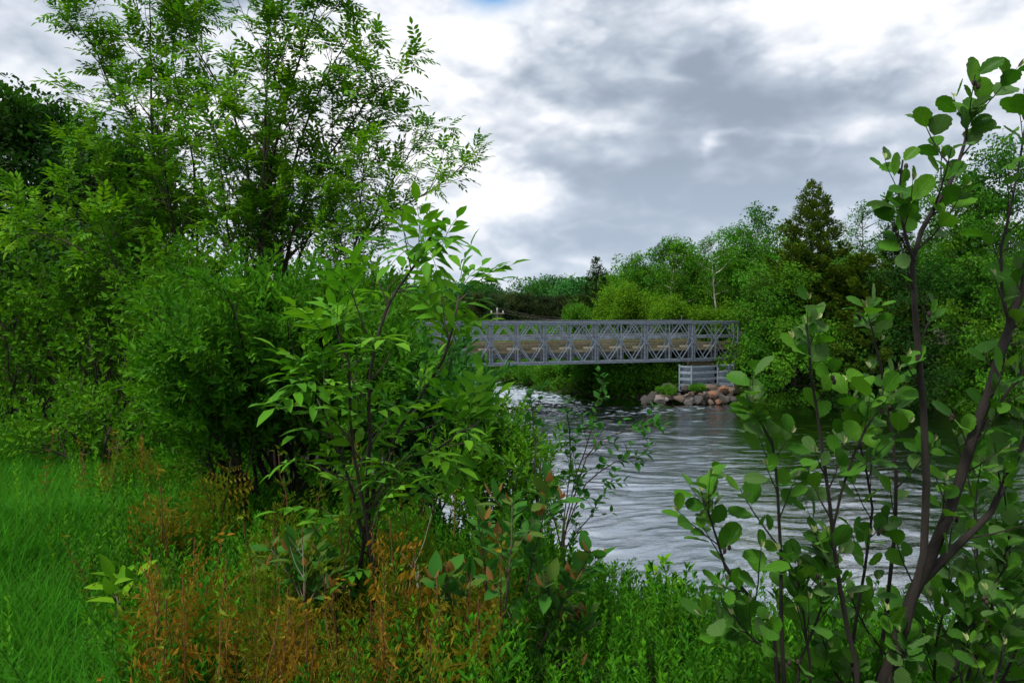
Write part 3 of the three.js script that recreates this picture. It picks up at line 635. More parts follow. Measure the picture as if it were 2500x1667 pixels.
// low rounded bush with many stems
function bush({ name = 'bank_shrub', label, px, py, d, wide, high, mat, seed, geos = BROADS, size = 1, dens = 1, group = 'shrubs along the far bank', at }) {
  const R = mulberry(seed), c = at ?? spot(px, py, d), b = V(c.x, ground(c.x, c.z) - 0.05, c.z), o = thing(name, label, 'shrub', b, group), w = wide / 2, wood = new Geo(), list = [];
  const stems = 12, H = high;
  for (let k = 0; k < stems; k++) {
    const a = R() * 6.28, r = Math.sqrt(R()) * 0.8, tip = V(b.x + Math.cos(a) * r * w, b.y + H * (0.6 + 0.4 * R()) * Math.sqrt(1 - r * r * 0.75), b.z + Math.sin(a) * r * w * 0.85);
    const l = bend(R, V(b.x + Math.cos(a) * 0.15, b.y, b.z + Math.sin(a) * 0.15), tip.clone().sub(b), tip.distanceTo(b), 5, 0.12, 0.1);
    wood.tube(l, 0.02, 0.005, 4);
    const n = Math.round(w * H * 9 * dens);
    for (let j = 0; j < n; j++) {
      const { p } = along(l, 0.25 + 0.78 * Math.sqrt(R())); p.add(V((R() - 0.5) * w * 0.7, (R() - 0.5) * H * 0.34, (R() - 0.5) * w * 0.7));
      if (p.y < b.y + 0.05) p.y = b.y + 0.05 + R() * 0.2;
      list.push({ m: frame(p, sphereDir(R).add(p.clone().sub(b).normalize()), V((R() - 0.5) * 0.8, 1, (R() - 0.5) * 0.8), size * (0.6 + R() * 0.6)), c: tint(R, 0.25, 0.15), g: Math.floor(R() * 3) });
    }
  }
  part('stems', wood.build(b), M.twig, o).userData.kind = 'stuff'; scatter('foliage', geos, mat, list, o, b);
  return o;
}
const columnar = (h) => Math.pow(Math.sin(Math.PI * clamp(0.08 + 0.9 * h)), 0.6), topheavy = (h) => Math.pow(Math.sin(Math.PI * Math.pow(clamp(0.04 + 0.93 * h), 1.25)), 0.7);
// right bank, from the far bend towards the viewer
coniferTree({ label: 'slim sparse dark cedar standing alone at the left end of the far bank trees', px: 1455, top: 630, d: 62, wide: 74, seed: 101, thin: 0.5, power: 0.55, bulge: 0.5, mat: M.spruce });
broadTree({ label: 'round bright green poplar beside the slim cedar behind the bridge', px: 1560, top: 617, d: 60, wide: 150, seed: 102, limbs: 24, mat: M.birch });
coniferTree({ name: 'spruce_tree', label: 'dark spruce spire between the round poplar and the tall birch', px: 1611, top: 598, d: 63, wide: 90, seed: 103, mat: M.spruce, geos: SPRUCE });
broadTree({ name: 'birch_tree', label: 'full crowned birch with pale trunk behind the bridge middle', px: 1652, top: 562, d: 56, wide: 135, seed: 104, limbs: 26, mat: M.birch, bark: M.birchBark, from: 0.28, lean: 0.4 });
broadTree({ name: 'birch_tree', label: 'thin birch with long bare white trunk and feathery top', px: 1735, top: 566, d: 52, wide: 110, seed: 105, trunkR: 0.12, limbs: 15, clumps: 8, mat: M.birch, bark: M.birchBark, from: 0.5, lean: -0.5, geos: BROADS, prof: columnar });
broadTree({ label: 'narrow young poplar left of the tallest birch on the far bank', px: 1782, top: 541, d: 57, wide: 80, seed: 106, limbs: 18, clumps: 11, prof: columnar });
broadTree({ name: 'birch_tree', label: 'tall birch with two pointed tops and a white leaning limb', px: 1848, top: 500, d: 54, wide: 160, seed: 107, limbs: 26, clumps: 13, mat: M.poplar, bark: M.birchBark, from: 0.25, prof: topheavy });
broadTree({ label: 'small pale poplar just left of the tall cedar spire', px: 1925, top: 545, d: 50, wide: 110, seed: 108, limbs: 20, mat: M.birch });
coniferTree({ label: 'tall olive cedar spire rising highest over the far bank', px: 1985, top: 445, d: 43.5, wide: 250, seed: 109, dense: 1.25, power: 0.72, bulge: 0.35 });
broadTree({ label: 'feathery poplar between the tall cedar spire and the alder', px: 2105, top: 482, d: 50, wide: 170, seed: 110, limbs: 24, clumps: 9, prof: columnar, geos: BROADS });
coniferTree({ label: 'broad olive cedar right of the tall spire reaching down to the water', px: 2105, top: 625, d: 41.8, wide: 240, seed: 111, dense: 1.3, bulge: 0.6, power: 0.6 });
coniferTree({ label: 'dark cedar with narrow top seen behind the upper alder sprig', px: 2198, top: 470, d: 46, wide: 150, seed: 112, mat: M.spruce, geos: CEDAR, dense: 1.1 });
broadTree({ label: 'tall dark green poplar behind the top of the alder', px: 2335, top: 385, d: 42, wide: 230, seed: 113, limbs: 28, clumps: 16, prof: columnar });
broadTree({ label: 'tallest poplar at the right edge of the picture', px: 2470, top: 312, d: 39, wide: 260, seed: 114, limbs: 30, clumps: 18, prof: columnar });
broadTree({ name: 'birch_tree', label: 'bare white birch trunk standing before dark trees right of the river', px: 2366, top: 560, d: 40.5, wide: 120, seed: 115, limbs: 9, clumps: 7, mat: M.maple, bark: M.birchBark, from: 0.72, trunkR: 0.10 });
broadTree({ name: 'maple_tree', label: 'dense bright maple overhanging the right end of the bridge', px: 1912, top: 655, d: 42.5, wide: 250, seed: 116, gaps: 0.2, limbs: 34, clumps: 22, mat: M.maple, from: 0.03, up: 0.25, prof: (h) => Math.pow(1 - h * 0.75, 0.6) });
broadTree({ name: 'maple_tree', label: 'low spreading maple leaning over the water right of the riprap', px: 1945, top: 790, d: 40.6, wide: 260, seed: 117, gaps: 0.2, limbs: 26, clumps: 20, mat: M.maple, from: 0.08, up: 0.15, prof: (h) => Math.pow(1 - h * 0.7, 0.5) });
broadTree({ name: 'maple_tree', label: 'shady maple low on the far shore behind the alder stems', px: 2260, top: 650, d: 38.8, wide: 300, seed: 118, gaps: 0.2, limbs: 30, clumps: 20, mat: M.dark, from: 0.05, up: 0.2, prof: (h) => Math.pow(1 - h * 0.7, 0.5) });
broadTree({ name: 'maple_tree', label: 'sunlit green maple on the far shore at the right edge', px: 2450, top: 600, d: 36.6, wide: 260, seed: 119, gaps: 0.2, limbs: 28, clumps: 20, mat: M.maple, from: 0.05, up: 0.2, prof: (h) => Math.pow(1 - h * 0.7, 0.5) });
coniferTree({ label: 'squat dark cedar low on the shore behind the alder', px: 2130, top: 740, d: 39.4, wide: 220, seed: 120, dense: 1.3, mat: M.cedar, power: 0.5, bulge: 0.4 });
coniferTree({ label: 'half hidden olive cedar between the maple and the tall spire', px: 1945, top: 600, d: 42.6, wide: 170, seed: 121, dense: 1.2, power: 0.6, bulge: 0.3 });
broadTree({ label: 'dull green poplar standing behind the two birches over the bridge', px: 1700, top: 620, d: 66, wide: 150, seed: 122, limbs: 24, clumps: 16, mat: M.maple });
broadTree({ label: 'shaded poplar filling in behind the tall birch', px: 1800, top: 610, d: 64, wide: 170, seed: 123, limbs: 26, clumps: 16, mat: M.maple });
broadTree({ label: 'dark poplar behind the spruce spire and the round poplar', px: 1595, top: 655, d: 68, wide: 160, seed: 124, limbs: 24, clumps: 16, mat: M.dark });
broadTree({ label: 'poplar far right partly hidden by the tallest one', px: 2400, top: 430, d: 46, wide: 220, seed: 125, limbs: 28, clumps: 16, mat: M.maple });
// shrubs beyond and under the bridge
[['lime green shrub behind the bridge below the slim cedar', 1480, 735, 55, 3.4, 3.3, M.lime], ['lime green shrub over the bridge rail at its middle', 1545, 715, 53, 3.6, 3.6, M.lime], ['yellow green shrub behind the rail below the pale birch', 1640, 745, 50, 3.2, 2.7, M.lime],
  ['yellowish shrub over the rail at the foot of the thin birch', 1735, 750, 48, 2.6, 2.7, M.lime], ['pale twiggy shrub left end behind the bridge rail', 1420, 760, 57, 2.6, 2.5, M.birch],
  ['leafy shrub on the bank under the bridge left of the wall', 1600, 0, 42.6, 2.4, 1.9, M.maple], ['green shrub overhanging the water under the bridge', 1515, 0, 43.2, 2.8, 2.0, M.poplar], ['rounded shrub at the tip of the bank under the bridge', 1440, 0, 45.0, 2.6, 2.0, M.poplar],
  ['shrub at the waterline where the far bank turns out of sight', 1395, 0, 47.3, 2.4, 1.9, M.poplar], ['low light shrub across the far bend under the bridge', 1262, 0, 54.9, 3.4, 2.0, M.lime], ['shrub across the far bend close to the willow', 1205, 0, 55.4, 3.4, 2.1, M.poplar], ['taller shrub standing back from the far bend under the bridge', 1330, 0, 52.6, 2.8, 2.2, M.maple],
  ['dense shrub under the bridge behind the overhanging one', 1480, 0, 44.6, 2.6, 2.2, M.poplar], ['dark shrub under the bridge against the steel wall', 1640, 0, 42.2, 1.8, 2.0, M.maple], ['shadowed shrub far under the bridge deck', 1560, 0, 43.6, 2.8, 2.2, M.maple],
  ['shrub at the turn of the far bank in the shade of the bridge', 1300, 0, 50.6, 2.4, 1.7, M.poplar], ['light shrub beside the far rapids under the bridge', 1345, 0, 49.0, 2.2, 1.7, M.birch], ['shrub beyond the far rapids left of the bank tip', 1255, 0, 52.8, 2.6, 1.6, M.birch], ['small yellow green shrub at the waterline right of the riprap', 1832, 0, 40.3, 1.3, 0.7, M.lime], ['tangled shrub at the shore below the low maple', 1930, 0, 39.5, 2.4, 1.0, M.maple], ['shore shrub below the squat dark cedar', 2060, 0, 38.8, 2.8, 1.2, M.dark], ['shore shrub left of the white birch trunk', 2200, 0, 37.9, 3.0, 1.4, M.dark], ['shore shrub right of the white birch trunk', 2390, 0, 36.8, 3.0, 1.5, M.maple], ['shore shrub at the right edge of the river', 2540, 0, 36.2, 3.0, 1.6, M.maple],
].forEach(([label, px, py, d, w, h, mat], k) => { const at = spot(px, 900, d); bush({ label, at, wide: w, high: h + (py ? 1.0 : 0), mat, seed: 300 + k, dens: 1.1 }); });
[['tuft of green weeds growing among the riprap', 1702, 950, 40.5, 0.55, 0.45], ['yellow green weeds on the left end of the riprap', 1628, 958, 40.6, 0.9, 0.5]].forEach(([label, px, py, d, w, h], k) => { const at = spot(px, py, d); const o = bush({ label, at, wide: w, high: h, mat: M.birch, seed: 340 + k, dens: 14, size: 0.45, group: 'weeds in the riprap' }); o.position.y = at.y - 0.12; });

// the wooded hill and the pines before it, each one mass
{
  const R = mulberry(401), hill = [], pines = [], wood = [], left = [];
  const bigB = [clumpBroad(501, 46, 1.0, 0.42, 0.8), clumpBroad(502, 46, 1.0, 0.42, 0.8)], bigP = [clumpSpruce(503, 14, 1.0, 0.6), clumpSpruce(504, 14, 1.0, 0.6)], midB = [clumpBroad(505, 50, 0.62, 0.2, 0.8), clumpBroad(506, 50, 0.62, 0.2, 0.8)];
  const lump = (list, x, z, h, w, n, sh, ng, s = 1) => {
    const y = ground(x, z), t = tint(R, 0.3, 0.2);
    for (let k = 0; k < n; k++) { const v = Math.pow(R(), 0.8), r = w * (sh === 'cone' ? 1 - v * 0.85 : Math.sqrt(1 - (v * 1.7 - 0.75) ** 2 * 0.6)), a = R() * 6.28, q = Math.sqrt(R()); const p = V(x + Math.cos(a) * r * q, y + h * (0.12 + 0.88 * v), z + Math.sin(a) * r * q); list.push({ m: frame(p, V(Math.cos(a), -0.1, Math.sin(a)).addScaledVector(sphereDir(R), 0.5), V((R() - 0.5) * 0.7, 1, (R() - 0.5) * 0.7), s * (0.7 + R() * 0.6)), c: t.clone().multiplyScalar(0.85 + R() * 0.3), g: Math.floor(R() * ng) }); }
  };
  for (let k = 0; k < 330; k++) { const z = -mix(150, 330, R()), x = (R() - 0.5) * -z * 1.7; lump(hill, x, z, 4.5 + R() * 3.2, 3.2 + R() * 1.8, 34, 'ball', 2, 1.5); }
  for (let k = 0; k < 120; k++) { const z = -mix(98, 128, R()), x = mix(-70, 16, R()); lump(pines, x, z, 3.4 + R() * 1.7, 2.0 + R(), 46, 'cone', 2, 0.9); }
  // second row of the far bank: closes the wood behind the trees one can tell apart
  for (let k = 0; k < 95; k++) { const x = mix(14, 70, R()), z = -mix(50, 84, R()); if (x / -z < 0.21) continue; lump(wood, x, z, mix(6, 9.5, R()), 1.9 + R(), 52, 'ball', 2, 1); }
  for (let k = 0; k < 40; k++) { const x = mix(3, 20, R()), z = -mix(66, 84, R()); if (x / -z < 0.135) continue; lump(wood, x, z, mix(5.0, 7.0, R()), 2 + R(), 52, 'ball', 2, 1); }
  for (let k = 0; k < 60; k++) { const x = mix(-60, -7, R()), z = -mix(62, 84, R()); lump(wood, x, z, mix(3, 4, R()), 2 + R(), 40, 'ball', 2, 1); }
  for (let k = 0; k < 90; k++) { const z = -mix(15, 34, R()), x = mix(-0.95, -0.33, R()) * -z; if (shore(x, z).inside || shore(x, z).near < 2) continue; lump(left, x, z, mix(2.6, 4.0, R()), 1.3 + R() * 0.6, 46, 'ball', 2, 0.75); }  // dark leaf mass behind the ashes, placed to block light between them
  const mass = (name, geos, mat, list, label) => scatter(name, geos, mat, list, scene, null, 'stuff', { label, category: 'woodland' });
  const pair = (name, geos, mat, list, label) => { const all = list.map((l) => ({ ...l, g: 0 })); mass(name, [geos[0]], mat, all, label); };
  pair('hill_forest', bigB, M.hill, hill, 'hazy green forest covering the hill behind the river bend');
  pair('pine_forest', bigP, M.pine, pines, 'band of dark brownish pines below the hill forest');
  pair('bank_forest', midB, M.maple, wood, 'shaded woodland closing the far bank behind the front trees');
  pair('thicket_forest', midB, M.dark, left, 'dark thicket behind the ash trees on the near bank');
}

// ================================================================ the near bank, left
// maple behind the ashes, its backlit darkness put into the leaf colour
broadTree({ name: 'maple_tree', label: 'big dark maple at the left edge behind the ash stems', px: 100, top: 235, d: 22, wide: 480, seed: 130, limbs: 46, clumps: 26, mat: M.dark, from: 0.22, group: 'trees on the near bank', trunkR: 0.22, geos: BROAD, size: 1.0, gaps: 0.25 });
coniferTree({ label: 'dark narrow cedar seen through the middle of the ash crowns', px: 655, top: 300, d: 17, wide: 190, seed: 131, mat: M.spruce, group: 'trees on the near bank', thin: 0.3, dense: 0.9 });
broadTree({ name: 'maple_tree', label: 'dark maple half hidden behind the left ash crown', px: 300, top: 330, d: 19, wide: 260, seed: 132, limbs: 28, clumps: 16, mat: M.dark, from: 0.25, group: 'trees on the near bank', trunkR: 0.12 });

const ASH = [1, 2, 3, 4].map((s) => ashLeaf(s * 7, s % 2 ? 3 : 4, 0.09)), ASHBIG = [1, 2, 3].map((s) => ashLeaf(s * 9, s % 2 ? 3 : 2, 0.098));
function ashTree({ name = 'ash_tree', label, stems, d, baseAt, seed, geos = ASH, mats = M.ash, levels, perTip = 4, k = 1, most = 300, group, cat = 'tree', bark = M.bark }) {
  const R = mulberry(seed), b = onGround(baseAt.x, baseAt.z), o = thing(name, label, cat, b, group), ctx = { R, wood: new Geo(), leaves: [] };
  stems.forEach(({ pts, r = 0.03, dd = 0, own }, si) => {
    const w = pts.map(([x, y, q], i) => spot(x, y, d + dd + (q ?? 0) + (i / pts.length) * (R() - 0.5) * 0.5)), foot = V(b.x + (R() - 0.5) * 0.5, b.y - 0.05, b.z + (R() - 0.5) * 0.4);
    const mid = foot.clone().lerp(w[0], 0.55); mid.x += (w[0].x - foot.x) * 0.08;
    const line = smooth(R, [foot, mid, ...w], 0.008), stem = new Geo(); stem.tube(line, r, 0.005, 6);
    part('stem', stem.build(b), bark, o);
    growOn(ctx, line, r, 0.005, levels, 0, (tp, lv) => {
      const n = lv === undefined ? perTip : lv === 0 ? 7 : 3;
      for (let j = 0; j < n; j++) {
        const t = lv === undefined ? (j + 0.6) / n : 1 - 0.12 * R() * (lv === 0 ? 0.6 : 1), { p, d: dd2 } = along(tp, t);
        const dir = sideways(R, dd2, 0.55 + R() * 0.65, R() * 6.28).add(V(0, 0.12, 0)), up = V((R() - 0.5) * 0.5, 1, (R() - 0.5) * 0.5);
        leafAt(ctx, p, dir, up, k * (0.7 + R() * 0.5), geos.length, mats.length);
      }
    });
  });
  part('branches', ctx.wood.build(b), M.twig, o).userData.kind = 'stuff';
  foliage(o, ctx.leaves, geos, mats, { R, most });
  return o;
}
const ashLevels = [{ n: 4.9, from: 0.36, len: [0.5, 1.25], ang: 0.72, up: 0.55, wob: 0.13, r: 0.012 }, { n: 7.5, from: 0.25, len: [0.16, 0.4], ang: 0.75, up: 0.4, wob: 0.12, r: 0.005 }];
ashTree({ label: 'central ash with many stems fanning out from the willow to the sky', d: 8.6, seed: 201, baseAt: spot(650, 1000, 8.6), levels: ashLevels, group: 'young ash trees', stems: [
  { pts: [[690, 760], [705, 600], [745, 480], [835, 330], [930, 205]], r: 0.034 }, { pts: [[672, 760], [690, 560], [722, 380], [790, 200], [850, 95]], r: 0.034, dd: 0.4 }, { pts: [[640, 760], [640, 560], [645, 380], [652, 180], [660, 40]], r: 0.032, dd: -0.3 },
  { pts: [[600, 760], [602, 600], [606, 420], [560, 260], [480, 120], [440, 40]], r: 0.03, dd: 0.5 }, { pts: [[700, 740], [760, 560], [850, 420], [925, 300]], r: 0.022, dd: 0.2 }, { pts: [[630, 760], [645, 500], [690, 280], [752, 80], [780, -10]], r: 0.032, dd: 0.1 }, { pts: [[610, 760], [560, 580], [540, 420], [520, 300]], r: 0.022, dd: -0.4 }] });
ashTree({ label: 'left ash with straight upright stems reaching the top of the picture', d: 9.4, seed: 202, baseAt: spot(400, 1000, 9.4), levels: ashLevels, group: 'young ash trees', stems: [
  { pts: [[392, 800], [377, 560], [371, 300], [366, 120], [363, -50]], r: 0.036 }, { pts: [[430, 780], [415, 520], [370, 340], [280, 230], [225, 110], [190, 60]], r: 0.03, dd: 0.2 }, { pts: [[445, 800], [422, 560], [400, 380], [410, 220]], r: 0.026, dd: -0.4 }, { pts: [[380, 760], [320, 600], [240, 460], [180, 350]], r: 0.022, dd: -0.5 }, { pts: [[390, 820], [300, 690], [180, 600], [60, 560]], r: 0.024, dd: -0.9 }, { pts: [[470, 780], [480, 560], [470, 400], [420, 120], [440, 40]], r: 0.024, dd: 0.3 }] });
ashTree({ label: 'slender ash leaning right over the river with sky behind it', d: 8.1, seed: 203, baseAt: spot(820, 1000, 8.1), levels: [{ n: 5.4, from: 0.36, len: [0.3, 0.8], ang: 0.62, up: 0.5, wob: 0.12, r: 0.009 }, { n: 7, from: 0.3, len: [0.12, 0.3], ang: 0.7, up: 0.4, wob: 0.12, r: 0.004 }], perTip: 3, k: 0.78, group: 'young ash trees', stems: [
  { pts: [[842, 740], [875, 600], [950, 525], [1060, 460], [1150, 385]], r: 0.02 }, { pts: [[840, 740], [880, 600], [930, 490], [990, 390], [1045, 310]], r: 0.02, dd: 0.2 }, { pts: [[830, 720], [870, 590], [880, 480], [890, 390]], r: 0.016, dd: -0.2 }, { pts: [[815, 740], [820, 620], [800, 520]], r: 0.014 }] });
// thicket of smaller broad-leaved shrubs at the left edge
const HAZ = [1, 2, 3].map((s) => shoot(s * 41, 0.26, 8, 0.075, 0.5, { prof: ovate, seg: 3, stem: 0.0025 }));
function thicketShrub({ label, d, seed, base, stems, mats = M.thicket, k = 1, per = 3, most = 120 }) {
  const R = mulberry(seed), b = onGround(base.x, base.z), o = thing('thicket_shrub', label, 'shrub', b, 'shrubs below the ash trees'), ctx = { R, wood: new Geo(), leaves: [] };
  stems.forEach((pts) => {
    const w = pts.map(([x, y]) => spot(x, y, d + (R() - 0.5) * 0.9)), line = smooth(R, [V(b.x + (R() - 0.5) * 0.9, b.y - 0.05, b.z + (R() - 0.5) * 0.5), ...w], 0.015), st = new Geo(); st.tube(line, 0.016, 0.004, 5); part('stem', st.build(b), M.bark, o);
    growOn(ctx, line, 0.016, 0.004, [{ n: 7, from: 0.18, len: [0.3, 0.75], ang: 0.85, up: 0.35, wob: 0.15, r: 0.007 }], 0, (tp, lv) => { const n = lv === undefined ? per : 3; for (let j = 0; j < n; j++) { const { p, d: q } = along(tp, lv === undefined ? 0.2 + 0.8 * (j + R()) / n : 0.9 + 0.1 * R()); leafAt(ctx, p, sideways(R, q, 0.6 + R() * 0.5, R() * 6.28).add(V(0, 0.2, 0)), V(R() - 0.5, 1, R() - 0.5), k * (0.7 + R() * 0.6), 3, mats.length); } });
  });
  part('branches', ctx.wood.build(b), M.twig, o).userData.kind = 'stuff';
  foliage(o, ctx.leaves, HAZ, mats, { R, most, name: 'leafy_twig', restName: 'leafy_twigs' });
}
const fan = (R, cx, cy, w, h, n, bx, by) => { const o = []; for (let k = 0; k < n; k++) { const a = (k + R() * 0.8) / n * Math.PI, x = cx - Math.cos(a) * w * (0.5 + R() * 0.5), y = cy - Math.sin(a) * h * (0.55 + R() * 0.45); o.push([[mix(bx, x, 0.55) + (R() - 0.5) * 30, mix(by, y, 0.5)], [x, y]]); } return o; };
{
  const R = mulberry(640);
  thicketShrub({ label: 'pale leafy thicket shrub at the left edge above the grass', d: 8.6, seed: 641, base: spot(60, 1060, 8.6), stems: fan(R, 60, 900, 190, 290, 13, 60, 1060) });
  thicketShrub({ label: 'thicket shrub with thin upright stems between the left edge and the willow', d: 8.2, seed: 642, base: spot(270, 1070, 8.2), stems: fan(R, 260, 900, 170, 280, 13, 270, 1060) });
  thicketShrub({ label: 'low shadowed shrub where the lawn meets the thicket', d: 7.2, seed: 643, base: spot(240, 1130, 7.2), stems: fan(R, 230, 1090, 210, 110, 12, 240, 1130), k: 0.85 });
  thicketShrub({ label: 'leafy shrub filling the gap below the central ash stems', d: 7.6, seed: 644, base: spot(480, 1060, 7.6), stems: fan(R, 470, 830, 170, 230, 12, 480, 1060) });
  thicketShrub({ label: 'shrub behind the willow at the foot of the leaning ash', d: 7.4, seed: 645, base: spot(860, 1060, 7.4), stems: fan(R, 860, 850, 150, 200, 11, 860, 1060) });
}
// the large willow
const WIL = [1, 2, 3, 4].map((s) => shoot(s * 43, 0.19, 13, 0.062, 0.36, { prof: lance, seg: 2, stem: 0.0016, tuft: 4 }));
function willowShrub({ name = 'willow_shrub', label, d, seed, base, tips, mats = M.willow, geos = WIL, k = 1, sub, per = 4, most = 300, r = 0.014, group, restName = 'leafy_twigs', partName = 'leafy_twig', spreadD = 1.0 }) {
  const R = mulberry(seed), b = onGround(base.x, base.z), o = thing(name, label, 'shrub', b, group), ctx = { R, wood: new Geo(), leaves: [] };
  tips.forEach(([x, y, dz = 0]) => {
    const tip = spot(x, y, d + dz + (R() - 0.5) * spreadD), foot = V(b.x + (R() - 0.5) * 0.5, b.y - 0.04, b.z + (R() - 0.5) * 0.5), mid = foot.clone().lerp(tip, 0.5); mid.y += tip.distanceTo(foot) * 0.08; mid.x += (tip.x - foot.x) * 0.06;
    const line = smooth(R, [foot, mid, tip], 0.012), st = new Geo(); st.tube(line, r, 0.003, 5); part('stem', st.build(b), M.alderBark, o);
    growOn(ctx, line, r, 0.003, sub, 0, (tp, lv) => { const n = lv === undefined ? per : 4; for (let j = 0; j < n; j++) { const { p, d: q } = along(tp, lv === undefined ? 0.15 + 0.85 * (j + R() * 0.9) / n : 0.86 + 0.14 * R()); leafAt(ctx, p, sideways(R, q, 0.35 + R() * 0.6, R() * 6.28).add(V(0, 0.25, 0)), V(R() - 0.5, 1, R() - 0.5), k * (0.7 + R() * 0.6), geos.length, mats.length); } });
  });
  part('branches', ctx.wood.build(b), M.twig, o).userData.kind = 'stuff';
  foliage(o, ctx.leaves, geos, mats, { R, most, name: partName, restName });
  return o;
}
{
  const R = mulberry(650), tips = [];
  for (let k = 0; k < 46; k++) { const a = (k + R()) / 46 * Math.PI * 1.12 - 0.06 * Math.PI, q = 0.62 + 0.38 * R(); tips.push([675 - Math.cos(a) * 330 * q, 970 - Math.sin(a) * 290 * q, (R() - 0.7) * 0.9]); }
  willowShrub({ label: 'big round dark green willow shrub at the middle left', d: 5.3, seed: 651, base: spot(690, 1250, 5.3), tips, sub: [{ n: 11, from: 0.38, len: [0.22, 0.55], ang: 0.75, up: 0.4, wob: 0.13, r: 0.005 }], per: 6, group: 'willows by the river', r: 0.017 });
  const t2 = []; for (let k = 0; k < 22; k++) { const a = (k + R()) / 22 * Math.PI, q = 0.55 + 0.45 * R(); t2.push([1060 - Math.cos(a) * 140 * q, 1060 - Math.sin(a) * 210 * q]); }
  willowShrub({ label: 'smaller willow shrub spilling towards the river under the sapling', d: 5.0, seed: 652, base: spot(1010, 1290, 5.0), tips: t2, sub: [{ n: 8, from: 0.3, len: [0.16, 0.4], ang: 0.8, up: 0.3, wob: 0.14, r: 0.004 }], per: 4, group: 'willows by the river', mats: M.berry, r: 0.010, most: 250 });
  const t3 = []; for (let k = 0; k < 16; k++) { const a = (k + R()) / 16 * Math.PI, q = 0.5 + 0.5 * R(); t3.push([1215 - Math.cos(a) * 130 * q, 1200 - Math.sin(a) * 220 * q]); }
  willowShrub({ label: 'dense green shrub on the bank between the sapling and the water', d: 4.6, seed: 653, base: spot(1210, 1420, 4.6), tips: t3, sub: [{ n: 9, from: 0.25, len: [0.14, 0.36], ang: 0.8, up: 0.3, wob: 0.14, r: 0.004 }], per: 4, group: 'willows by the river', mats: M.thicket, r: 0.009, most: 200, k: 0.9 });
  const t4 = []; for (let k = 0; k < 12; k++) { const a = (k + R()) / 12 * Math.PI, q = 0.5 + 0.5 * R(); t4.push([1480 - Math.cos(a) * 90 * q, 1480 - Math.sin(a) * 110 * q]); }
  willowShrub({ name: 'sweet_gale', label: 'fine twigged dark bush on the bank edge in front of the water', d: 5.6, seed: 654, base: spot(1490, 1530, 5.6), tips: t4, sub: [{ n: 15, from: 0.1, len: [0.12, 0.26], ang: 0.6, up: 0.4, wob: 0.12, r: 0.003 }], per: 2, mats: M.willow, r: 0.006, most: 120, k: 0.55, spreadD: 0.4 });
}
// foreground sapling with large compound leaves
ashTree({ name: 'ash_sapling', label: 'light green ash sapling with large leaflets in front of the bridge', cat: 'sapling', d: 3.1, seed: 210, baseAt: spot(880, 1400, 3.1), geos: ASHBIG, mats: M.sapling, bark: M.bark, perTip: 2, most: 300, levels: [{ n: 7.5, from: 0.22, len: [0.16, 0.42], ang: 0.85, up: 0.35, wob: 0.12, r: 0.005 }], stems: [
  { pts: [[893, 1250], [902, 1080], [908, 900], [945, 760], [1000, 665], [1050, 580]], r: 0.010 }, { pts: [[905, 1240], [960, 1080], [1040, 950], [1100, 820], [1120, 720]], r: 0.009, dd: 0.1 }, { pts: [[885, 1240], [860, 1060], [850, 900], [820, 790]], r: 0.008, dd: -0.1 }, { pts: [[900, 1260], [1000, 1150], [1090, 1080], [1160, 1040]], r: 0.007, dd: 0.15 }, { pts: [[885, 1280], [830, 1120], [790, 1000], [770, 930]], r: 0.007 }] });

// ================================================================ middle foreground
const VIB = [1, 2, 3].map((s) => simpleLeaf(s * 47, 0.078, 0.042, ovate)), COPP = [1, 2].map((s) => simpleLeaf(s * 53, 0.05, 0.026, ovate, { droop: -0.1, fold: 0.45 }));
function pairLeafShrub({ name, label, d, seed, base, stems, geos, mats, k = 1, gap = 0.05, copper = false, levels, r = 0.007, bark = M.twig, most = 280, tipUp = 0.3 }) {
  const R = mulberry(seed), b = onGround(base.x, base.z), o = thing(name, label, 'shrub', b), ctx = { R, wood: new Geo(), leaves: [] }, young = [];
  stems.forEach((pts) => {
    const w = pts.map(([x, y]) => spot(x, y, d + (R() - 0.5) * 0.3)), line = smooth(R, [V(b.x + (R() - 0.5) * 0.2, b.y - 0.04, b.z + (R() - 0.5) * 0.2), ...w], 0.006), st = new Geo(); st.tube(line, r, 0.0022, 5); part('stem', st.build(b), bark, o);
    growOn(ctx, line, r, 0.0022, levels, 0, (tp, lv) => {
      const L = lengthOf(tp), from = lv === undefined ? 0.25 : Math.max(0.3, 1 - 0.3 / L), n = Math.max(2, Math.round(L * (1 - from) / gap)); let az = R() * 6;
      for (let j = 0; j < n; j++) { const { p, d: q } = along(tp, mix(from, 1, (j + 0.8) / n)); az += 1.57; for (const s of [0, Math.PI]) leafAt(ctx, p, sideways(R, q, 0.95 + (R() - 0.5) * 0.4, az + s).add(V(0, 0.1, 0)), V((R() - 0.5) * 0.6, 1, (R() - 0.5) * 0.6), k * (0.7 + R() * 0.55), geos.length, mats.length); }
      if (copper) { const e = tp[tp.length - 1]; for (let j = 0; j < 2; j++) if (R() < 0.75) young.push([e.clone(), V(Math.cos(j * 2.8 + L * 30) * 0.5, 1, Math.sin(j * 2.8 + L * 30) * 0.5)]); }
    });
  });
  part('branches', ctx.wood.build(b), bark, o).userData.kind = 'stuff';
  foliage(o, ctx.leaves, geos, mats, { R, most });
  young.forEach(([p, dir], j) => { const m = part('young_leaf', COPP[j % 2], M.copper, o); m.matrixAutoUpdate = true; const q = frame(p.sub(b), dir, V(dir.x, 0.1, dir.z), 0.75 + R() * 0.55); q.decompose(m.position, m.quaternion, m.scale); });
}
